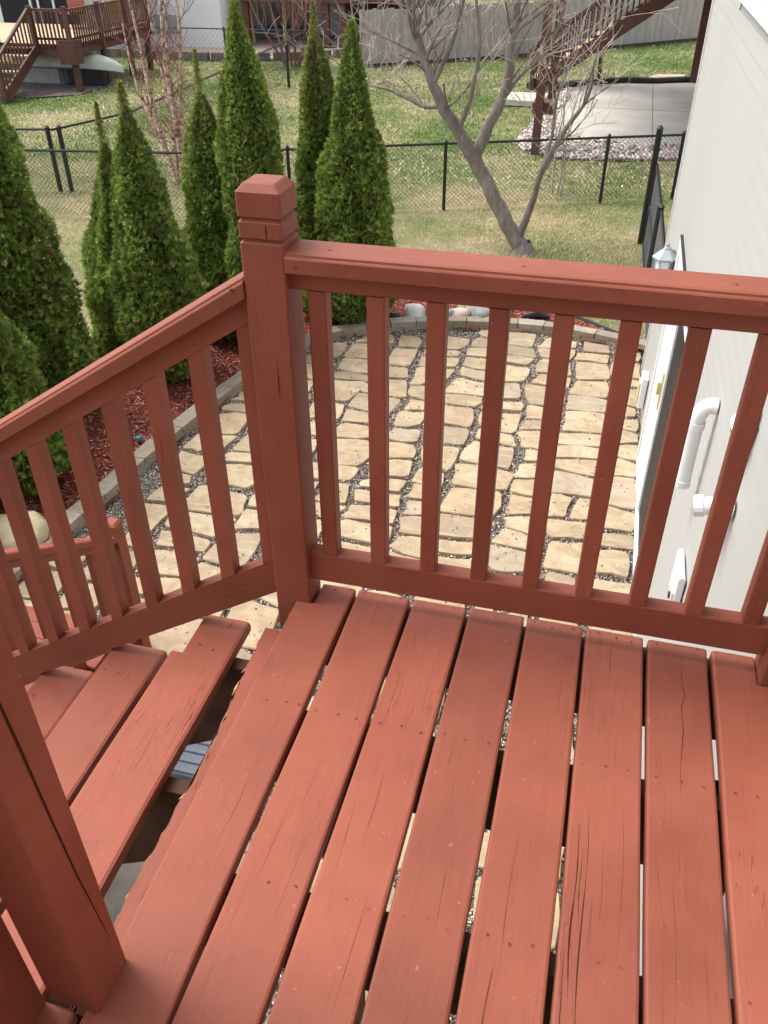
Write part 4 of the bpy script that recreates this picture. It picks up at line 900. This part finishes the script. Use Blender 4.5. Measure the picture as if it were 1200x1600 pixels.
# weathered wood fence
wf = thing('wooden_fence', (-7.6, 27, GZ), 'tall weathered grey board fence across the back of the lawns', 'fence')
def fline(x): return 27.0 + (x + 7.6) * .76 if x < -3.5 else 30.12 + (x + 3.5) * .95
x = -7.7; pk = [MB().box(-w_ / 2, w_ / 2, -.011, .011, 0, hh).mesh('picket', M['picket']) for w_, hh in ((.138, 1.52), (.14, 1.54), (.134, 1.50), (.136, 1.55))]
while x < 3.6:
    s_ = .76 if x < -3.5 else .95; a = math.atan(s_)
    o = link('picket', R.choice(pk), wf, rot=(0, R.uniform(-.006, .006), a)); o.location = Vector((x, fline(x) + R.uniform(-.01, .01), GZ + R.uniform(.02, .05) + max(0, x + 1) * .0)) - wf.location
    x += .146 * math.cos(a)
for zz_ in (.3, 1.2):
    b = MB(); b.tube([(-7.7, fline(-7.7) + .05, GZ + zz_), (-3.5, fline(-3.5) + .05, GZ + zz_)], .04, 4).tube([(-3.5, fline(-3.5) + .05, GZ + zz_), (3.6, fline(3.6) + .05, GZ + zz_)], .04, 4); part(b, 'fence_rail', M['picket'], wf)
tag(MB().tube([(-7.7, fline(-7.7) - .1, GZ), (-3.5, fline(-3.5) - .1, GZ), (3.6, fline(3.6) - .1, GZ)], .10, 6).obj('soil_strip', M['soil']), kind='structure')

# ================================================================== NEIGHBOUR'S STAIR (right)
BS = M['brown_stain']
ns = thing('neighbour_stair', (0, 25, GZ), 'brown wooden stair rising right behind the bare tree above the rock bed', 'stairs')
sx0, sz0, sx1, sz1 = -2.25, -2.80, 2.6, .49; k_ = (sz1 - sz0) / (sx1 - sx0)
for yy in (24.4, 25.5):
    part(MB().add([(sx0, yy, sz0 - .18), (sx1, yy, sz1 - .18), (sx1, yy, sz1 + .21), (sx0, yy, sz0 + .21), (sx0, yy + .05, sz0 - .18), (sx1, yy + .05, sz1 - .18), (sx1, yy + .05, sz1 + .21), (sx0, yy + .05, sz0 + .21)], [(0, 1, 2, 3), (4, 7, 6, 5), (0, 4, 5, 1), (3, 2, 6, 7), (0, 3, 7, 4), (1, 5, 6, 2)]), 'stringer', BS, ns)
for i in range(18):
    x = sx0 + .1 + i * .27; part(MB().box(x, x + .26, 24.46, 25.49, sz0 + k_ * (x - sx0) + .22, sz0 + k_ * (x - sx0) + .26), 'tread', M['tan_floor'], ns)
for yy in (24.4, 25.5):
    part(MB().add([(sx0, yy - .02, sz0 + .95), (sx1, yy - .02, sz1 + .95), (sx1, yy - .02, sz1 + 1.04), (sx0, yy - .02, sz0 + 1.04), (sx0, yy + .07, sz0 + .95), (sx1, yy + .07, sz1 + .95), (sx1, yy + .07, sz1 + 1.04), (sx0, yy + .07, sz0 + 1.04)], [(0, 1, 2, 3), (4, 7, 6, 5), (0, 4, 5, 1), (3, 2, 6, 7), (0, 3, 7, 4), (1, 5, 6, 2)]), 'handrail', BS, ns)
    bm_ = MB().box(-.02, .02, 0, .04, .22, .948).mesh('baluster', BS)
    for i in range(33):
        x = sx0 + .1 + i * .145; link('baluster', bm_, ns).location = Vector((x, yy, sz0 + k_ * (x - sx0))) - ns.location
for (x, y) in ((-.40, 25.2), (-2.15, 24.28)): part(MB().box(x, x + .11, y, y + .11, GZ, -1.75 if x > -1 else -1.62), 'post', BS, ns)
part(MB().box(-2.55, -1.5, 21.7, 22.9, GZ + .02, GZ + .14), 'lower_step', M['concrete'], ns)
nd = thing('neighbour_deck', (1, 21, GZ), 'high brown deck on tall posts, its posts standing beside the concrete slab', 'deck')
o = part(MB().box(-1.24, -1.08, 16.76, 16.92, GZ, .75), 'post', BS, nd)
part(MB().box(-1.05, -.90, 17.3, 17.45, -1.9, .75), 'post', BS, nd); part(MB().box(-1.30, -.85, 16.8, 17.4, -1.95, -1.75), 'brace', BS, nd)
part(MB().box(2.15, 2.35, 26.2, 26.4, GZ, .75), 'post', BS, nd)
part(MB().box(-1.3, 6.5, 16.7, 26.5, .76, 1.0), 'platform', BS, nd)
tag(part(MB().box(-1.3, 6.5, 16.7, 26.5, 1.001, 1.04), 'floor', M['tan_floor'], nd))
# river rocks, rail-tie edging and hose beside the slab
P = np.column_stack([NR.uniform(-2.2, 6, 22000), NR.uniform(15.8, 25, 22000)]); P = P[inpoly(P, ROCKS)][:9000]; P = np.column_stack([P, NR.uniform(GZ + .02, GZ + .06, len(P))])
tag(link('river_rocks', scatter('river_rocks', P, (.03, .065), M['pebbles'], [(.66, .58, .52), (.48, .39, .35), (.78, .73, .67), (.26, .20, .18), (.58, .46, .40), (.40, .35, .33)])), 'bed of pale pink and white river rock round the concrete slab', 'rocks', kind='stuff')
tag(MB().tube([(x, y, GZ + .09 + .02 * math.sin(x * 3)) for x, y in ((-1.5, 24.2), (-.9, 25.0), (-.3, 25.55), (.4, 25.75), (1.2, 25.9), (2.0, 26.3), (2.9, 26.4))], .085, 8).obj('edging_tube', M['black_plastic']), 'black curving landscape edging along the far side of the concrete slab', 'edging')
sp = MB()
for x0 in (.1, .75): sp.box(x0, x0 + .55, 26.1, 26.4, GZ, GZ + .09)
tag(sp.obj('stepping_slab', M['concrete']), 'pale flat slabs lying on the grass edge behind the black edging', 'slab')
tag(MB().add([(.9, 26.6, GZ + .03), (2.0, 26.9, GZ + .03), (2.1, 27.6, GZ + .03), (1.3, 27.5, GZ + .03)], [(0, 1, 2, 3)]).obj('bare_patch', M['tan_floor']), kind='structure')

# ================================================================== NEIGHBOUR'S DECK (left)
DZ = -1.55
ld = thing('brown_deck', (-14, 21, GZ), 'brown raised deck with slatted railing at the upper left', 'deck')
part(MB().box(-20, -14.05, 20.9, 25.2, DZ - .02, DZ), 'floor', M['tan_floor'], ld)
part(MB().box(-20, -14.0, 20.86, 20.9, DZ - .26, DZ + .01), 'fascia', BS, ld); part(MB().box(-14.04, -14.0, 20.901, 25.2, DZ - .26, DZ + .01), 'fascia', BS, ld)
part(MB().box(-14.35, -13.9, 20.72, 21.15, DZ - .45, DZ + .12), 'corner_box', BS, ld)
for (x, y) in ((-14.16, 20.92), (-14.16, 22.45), (-14.16, 23.9), (-14.16, 25.05), (-17.4, 21.0)): part(MB().box(x, x + .14, y, y + .14, GZ, DZ - .27), 'post', BS, ld)
part(MB().box(-15.05, -14.0, 20.87, 20.95, -.78, -.72), 'handrail', BS, ld); part(MB().box(-14.06, -13.98, 20.951, 25.2, -.78, -.72), 'handrail', BS, ld)
part(MB().box(-20, -16.25, 20.87, 20.95, -.78, -.72), 'handrail', BS, ld)
part(MB().box(-15.05, -14.0, 20.89, 20.93, DZ + .10, DZ + .16), 'lower_rail', BS, ld); part(MB().box(-14.05, -14.01, 20.951, 25.2, DZ + .10, DZ + .16), 'lower_rail', BS, ld)
bm_ = MB().box(-.02, .02, -.02, .02, DZ - .1, -.781).mesh('baluster', BS)
for x in list(np.arange(-15.0, -14.1, .115)) + list(np.arange(-19.0, -16.3, .115)): link('baluster', bm_, ld).location = Vector((x, 20.84, 0)) - Vector(ld.location)
for y in np.arange(21.05, 25.2, .12): link('baluster', bm_, ld).location = Vector((-13.975, y, 0)) - Vector(ld.location)
pm_ = MB().box(-.055, .055, -.055, .055, DZ - .2, -.66).mesh('rail_post', BS)
for (x, y) in ((-15.08, 20.84), (-14.03, 20.84), (-13.98, 22.4), (-13.98, 23.8), (-13.98, 25.2), (-16.25, 20.84)): link('rail_post', pm_, ld).location = Vector((x, y, 0)) - Vector(ld.location)
ls = thing('brown_stair', (-15.7, 20, GZ), 'brown stair with handrail coming down from the upper left deck', 'stairs')
for x in (-16.3, -15.12):
    part(MB().add([(x, 19.2, GZ), (x, 20.86, DZ - .25), (x, 20.86, DZ), (x, 19.05, GZ + .25), (x + .05, 19.2, GZ), (x + .05, 20.86, DZ - .25), (x + .05, 20.86, DZ), (x + .05, 19.05, GZ + .25)], [(0, 1, 2, 3), (4, 7, 6, 5), (0, 4, 5, 1), (3, 2, 6, 7), (0, 3, 7, 4), (1, 5, 6, 2)]), 'stringer', BS, ls)
    part(MB().add([(x, 19.05, GZ + .95), (x, 20.86, -.74), (x, 20.86, -.66), (x, 19.05, GZ + 1.03), (x + .07, 19.05, GZ + .95), (x + .07, 20.86, -.74), (x + .07, 20.86, -.66), (x + .07, 19.05, GZ + 1.03)], [(0, 1, 2, 3), (4, 7, 6, 5), (0, 4, 5, 1), (3, 2, 6, 7), (0, 3, 7, 4), (1, 5, 6, 2)]), 'handrail', BS, ls)
    part(MB().box(x - .04, x + .09, 18.98, 19.11, GZ, GZ + 1.06), 'post', BS, ls)
    for k in range(1, 11):
        y = 19.1 + k * .155; z = GZ + .2 + (y - 19.1) * .62; part(MB().box(x + .01, x + .045, y, y + .035, z, z + .76), 'baluster', BS, ls)
for i in range(7):
    y = 19.1 + i * .25; part(MB().box(-16.24, -15.13, y, y + .26, GZ + .12 + i * .155, GZ + .155 + i * .155), 'tread', M['tan_floor'] if i % 2 else BS, ls)
# canoe, tote and crate under that deck
cn = thing('canoe', (-15.0, 22.0, GZ + .5), 'pale green grey canoe lying upside down under the upper left deck', 'canoe')
vs = []; n1, n2 = 15, 9
for i in range(n1):
    u = -1 + 2 * i / (n1 - 1); w_ = .38 * (1 - abs(u) ** 2.6) + .004; hh = .34 * (1 - abs(u) ** 4 * .55)
    for j in range(n2):
        a = math.pi * j / (n2 - 1); vs.append((u * 1.75, -math.cos(a) * w_, hh * math.sin(a) ** .7 - abs(u) ** 3 * .12))
MB().add(vs, [(i * n2 + j, i * n2 + j + 1, (i + 1) * n2 + j + 1, (i + 1) * n2 + j) for i in range(n1 - 1) for j in range(n2 - 1)]).obj('hull', M['canoe'], cn, smooth=True)
MB().tube([v for v in [tuple(vs[i * n2]) for i in range(n1)]], .022, 5).tube([tuple(vs[i * n2 + n2 - 1]) for i in range(n1)], .022, 5).obj('gunwale', M['pewter'], cn)
tag(MB().box(-16.7, -15.2, 21.75, 22.35, GZ, GZ + .48, .06).obj('tarp_covered_bin', M['tarp']), 'grey tarp covered bin below the canoe', 'bin')
tag(MB().box(-15.0, -13.9, 21.9, 22.2, GZ, GZ + .46, .04).obj('black_crate', M['black_plastic']), 'black crate propping up the canoe', 'crate')
tag(MB().box(-17.2, -15.9, 22.6, 23.6, GZ, GZ + .85, .03).obj('deck_box', M['canoe']), 'tall pale ribbed box standing behind the canoe', 'box')
hn = thing('ochre_house', (-19, 28, GZ), 'ochre sided house with dark glass doors behind the upper left deck', 'house')
part(MB().box(-28, -17.3, 28.0, 33, GZ, 3.2), 'wall', M['white_wall'], hn); part(MB().box(-17.299, -16.2, 28.0, 29.4, -1.75, 3.2), 'wall', M['white_wall'], hn)
for i in range(9): part(MB().box(-18.1, -16.19, 27.94, 27.999, -1.7 + i * .22, -1.49 + i * .22), 'siding_board', M['yellow_siding'], hn)
for (a_, b_) in ((-21.1, -19.9), (-19.8, -18.15)): part(MB().box(a_, b_, 27.95, 27.999, -1.85, .6), 'glass_door', M['dark_glass'], hn)
for a_ in (-19.9, -19.6, -19.0): part(MB().box(a_, a_ + .07, 27.90, 27.949, -1.85, .6), 'door_frame', M['white_trim'], hn)
t = thing('patio_chair', (-16.0, 24.4, DZ), 'faded red cushioned chair on the upper left deck', 'chair')
MB().box(-.35, .35, -.3, .3, .38, .46).obj('seat', M['red_item'], t); MB().box(-.35, .35, .27, .34, .47, .80).obj('backrest', M['red_item'], t)
lgm = MB().box(-.02, .02, -.02, .02, 0, .379).mesh('leg', M['black_metal'])
for a_ in (-.3, .3):
    for b_ in (-.25, .25): link('leg', lgm, t, (a_, b_, 0))
t = thing('covered_grill', (-15.25, 24.5, DZ), 'white covered grill standing on the upper left deck', 'grill')
MB().box(-.28, .28, -.22, .22, 0, .75, .04).obj('cabinet', M['tarp'], t); MB().tube([(-.3, 0, .86), (.3, 0, .86)], .19, 12).obj('lid', M['white_metal'], t)

# white house with shaded porch, patio, swing set
hw = thing('white_house', (-13, 32, GZ), 'white rendered house with a basement window at the top left', 'house')
part(MB().box(-17.2, -13.75, 30.0, 38, GZ, 3.2).box(-13.749, -6.5, 34.5, 38, GZ, 3.2), 'wall', M['white_wall'], hw)
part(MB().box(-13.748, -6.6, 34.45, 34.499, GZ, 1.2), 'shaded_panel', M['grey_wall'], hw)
w_ = part(MB().box(-16.37, -15.28, 29.95, 29.999, -2.36, -1.62), 'window', M['white_trim'], hw); MB().box(-16.30, -15.35, 29.93, 29.9495, -2.29, -1.69).obj('pane', M['grey_glass'], w_)
part(MB().box(-11.9, -10.6, 34.38, 34.449, GZ, -.8), 'patio_door', M['white_metal'], hw)
pd = part(MB().box(-13.6, -6.8, 30.6, 34.4, -1.28, -1.06), 'porch_deck', BS, hw)
for x in (-13.2, -10.2, -9.6, -8.2, -6.95): part(MB().box(x, x + .2, 30.7, 30.9, GZ, -1.29), 'porch_post', BS, hw)
part(MB().box(-10.1, -8.3, 33.0, 34.2, GZ, -1.5), 'dark_store', M['brown_stain'], hw)
sw = thing('swing_set', (-14, 31.5, GZ), 'yellow timber A frame swing set on the distant patio', 'swing set')
MB().tube([(-.75, 1.2, -.0), (-.35, .2, 2.3)], .06, 6).tube([(-1.1, -1.0, 0), (-.35, .2, 2.3)], .06, 6).tube([(.75, .2, 0), (.55, .2, 2.3)], .06, 6).tube([(2.2, -.4, 0), (2.0, .2, 2.3)], .06, 6).obj('frame', M['swing_yellow'], sw)
MB().tube([(-.5, .2, 2.3), (2.2, .2, 2.3)], .07, 6).obj('beam', M['swing_yellow'], sw)
MB().box(.9, 1.3, .1, .3, .5, .54).obj('swing_seat', M['blue'], sw); MB().tube([(.95, .2, .54), (.95, .2, 2.25)], .012, 4).tube([(1.25, .2, .54), (1.25, .2, 2.25)], .012, 4).obj('rope', M['white_trim'], sw)
tag(MB().box(-14.2, -12.0, 32.6, 33.4, GZ + .02, GZ + .40, .05).obj('boat_cover', M['grey_plastic']), 'low blue grey covered item under the white house porch', 'cover')
tag(MB().box(-9.1, -8.3, 31.0, 31.5, -1.5 + .2, -1.1 + .2).obj('play_panel', M['blue']), 'small bright blue panel at the right end of the white house porch', 'panel')
rw = thing('retaining_wall', (-13, 27.4, GZ), 'low dark block wall along the front of the distant patio', 'wall')
pts = [(-17.6, 27.4), (-15, 27.2), (-13, 27.15), (-11.5, 27.5), (-10.1, 28.05), (-8.9, 29.2)]
for i in range(len(pts) - 1):
    a = Vector((*pts[i], 0)); b_ = Vector((*pts[i + 1], 0)); l_ = (b_ - a).length; n_ = int(l_ / .42)
    for k in range(n_):
        p = a.lerp(b_, (k + .5) / n_); MB().box(-.2, .2, -.12, .12, 0, .24 + R.uniform(-.01, .01)).obj('block', M['dark_block'], rw, (p.x + 13, p.y - 27.4, 0), (0, 0, math.atan2((b_ - a).y, (b_ - a).x)))
# far field: a line of houses well behind, closing the view
for (x, y, w_, m_, lb_) in ((-2, 62, 16, 'tan_floor', 'tan distant house beyond the wooden fence'), (24, 70, 18, 'white_wall', 'white distant house far beyond the neighbouring wall'), (-30, 66, 18, 'yellow_siding', 'distant ochre house far behind at the left')):
    t = thing('distant_house', (x, y, GZ), lb_, 'house'); MB().box(-w_ / 2, w_ / 2, 0, 9, 0, 5.5).obj('wall', M[m_], t); MB().extr([(-.5, 5.5), (9.5, 5.5), (4.5, 8.5)], 0, -w_ / 2 - .4, w_ / 2 + .4).obj('roof', M['dark_block'], t)

# ================================================================== BED DETAILS
def boulder(x, y, z, s, mat, label, seed, name='boulder'):
    rg = random.Random(seed); vs = []; fs = []; na, nb_ = 12, 7; ph = [rg.uniform(0, 6) for _ in range(6)]
    for i in range(nb_ + 1):
        th = math.pi * i / nb_
        for j in range(na):
            a = 6.2832 * j / na; d = Vector((math.sin(th) * math.cos(a), math.sin(th) * math.sin(a), math.cos(th)))
            f = 1 + .16 * math.sin(2.3 * d.x * 2 + ph[0]) * math.cos(3 * d.y + ph[1]) + .12 * math.sin(5 * d.z + ph[2] + 3 * d.x) + .05 * math.sin(9 * d.y + ph[3])
            sg = lambda v: math.copysign(abs(v) ** .8, v)
            vs.append((sg(d.x) * s[0] * f, sg(d.y) * s[1] * f, sg(d.z) * s[2] * f))
    for i in range(nb_):
        for j in range(na): fs.append((i * na + j, i * na + (j + 1) % na, (i + 1) * na + (j + 1) % na, (i + 1) * na + j))
    o = MB().add(vs, fs).obj(name, mat, None, (x, y, z), (0, 0, rg.uniform(0, 3)), smooth=True)
    tag(o, label, 'boulder', 'boulders in the mulch bed'); return o
boulder(-1.62, 7.90, GZ + .10, (.17, .12, .11), M['b_white'], 'largest whitish boulder beside the black drain pipe', 1)
boulder(-1.27, 7.96, GZ + .09, (.13, .11, .10), M['b_grey'], 'grey boulder right of the whitish one behind the edging', 2)
boulder(-1.09, 7.98, GZ + .09, (.13, .10, .09), M['b_pink'], 'small pinkish boulder between the grey ones', 3)
boulder(-.88, 8.08, GZ + .10, (.17, .12, .11), M['b_grey'], 'smooth blue grey boulder with a dark side, right of the pink one', 4)
boulder(-1.00, 8.30, GZ + .12, (.16, .13, .13), M['b_tan'], 'yellowish tan boulder standing behind the others', 5)
boulder(-.62, 8.25, GZ + .09, (.12, .10, .10), M['b_pink'], 'small pale pink boulder at the right end of the boulder row', 6)
boulder(-3.76, 2.72, GZ + .10, (.34, .24, .16), M['b_tan'], 'big pale yellow boulder beside the lower stair', 7)
boulder(-3.70, 2.05, GZ + .12, (.30, .25, .16), M['b_pink'], 'pale boulder by the foot of the lower stair, nearer than the yellow one', 8)
dp = MB(); dp.tube([(-2.35, 7.72, GZ + .10), (-2.15, 7.69, GZ + .10), (-1.95, 7.73, GZ + .09), (-1.80, 7.80, GZ + .08)], .058, 10)
for k in range(12): x = -2.34 + k * .045; dp.tube([(x, 7.715, GZ + .10), (x + .018, 7.715, GZ + .10)], .066, 10)
tag(dp.obj('drain_pipe', M['black_plastic']), 'black corrugated drain pipe lying in the mulch behind the edging', 'pipe')
pw = MB().tube([(-.35, 8.22, GZ + .06), (-.20, 8.30, GZ + .08), (-.02, 8.28, GZ + .06)], [.03, .06, .02], 8).tube([(-.20, 8.30, GZ + .08), (-.12, 8.22, GZ + .20)], .02, 6)
tag(pw.obj('garden_spotlight', M['black_plastic']), 'small black garden spotlight lying in the mulch right of the boulders', 'garden light')
gl = thing('garden_light', (-3.44, 4.35, GZ + .03), 'small teal topped garden light standing at the mulch edge', 'garden light')
MB().tube([(0, 0, 0), (0, 0, .08)], .012, 6).obj('stake', M['black_plastic'], gl); MB().tube([(0, 0, .08), (0, 0, .11), (0, 0, .12)], [.03, .03, .012], 10).obj('lamp_head', M['teal'], gl)
tag(MB().tube([(-3.0, 8.52, GZ + .04), (-2.15, 8.53, GZ + .05), (-1.67, 8.45, GZ + .05), (-.8, 8.58, GZ + .04), (-.03, 8.53, GZ + .05), (.32, 8.39, GZ + .05), (.76, 8.05, GZ + .05), (1.07, 7.9, GZ + .05)], .02, 6).obj('bed_edging_strip', M['black_plastic']), 'thin black plastic strip between the mulch bed and the lawn', 'edging')
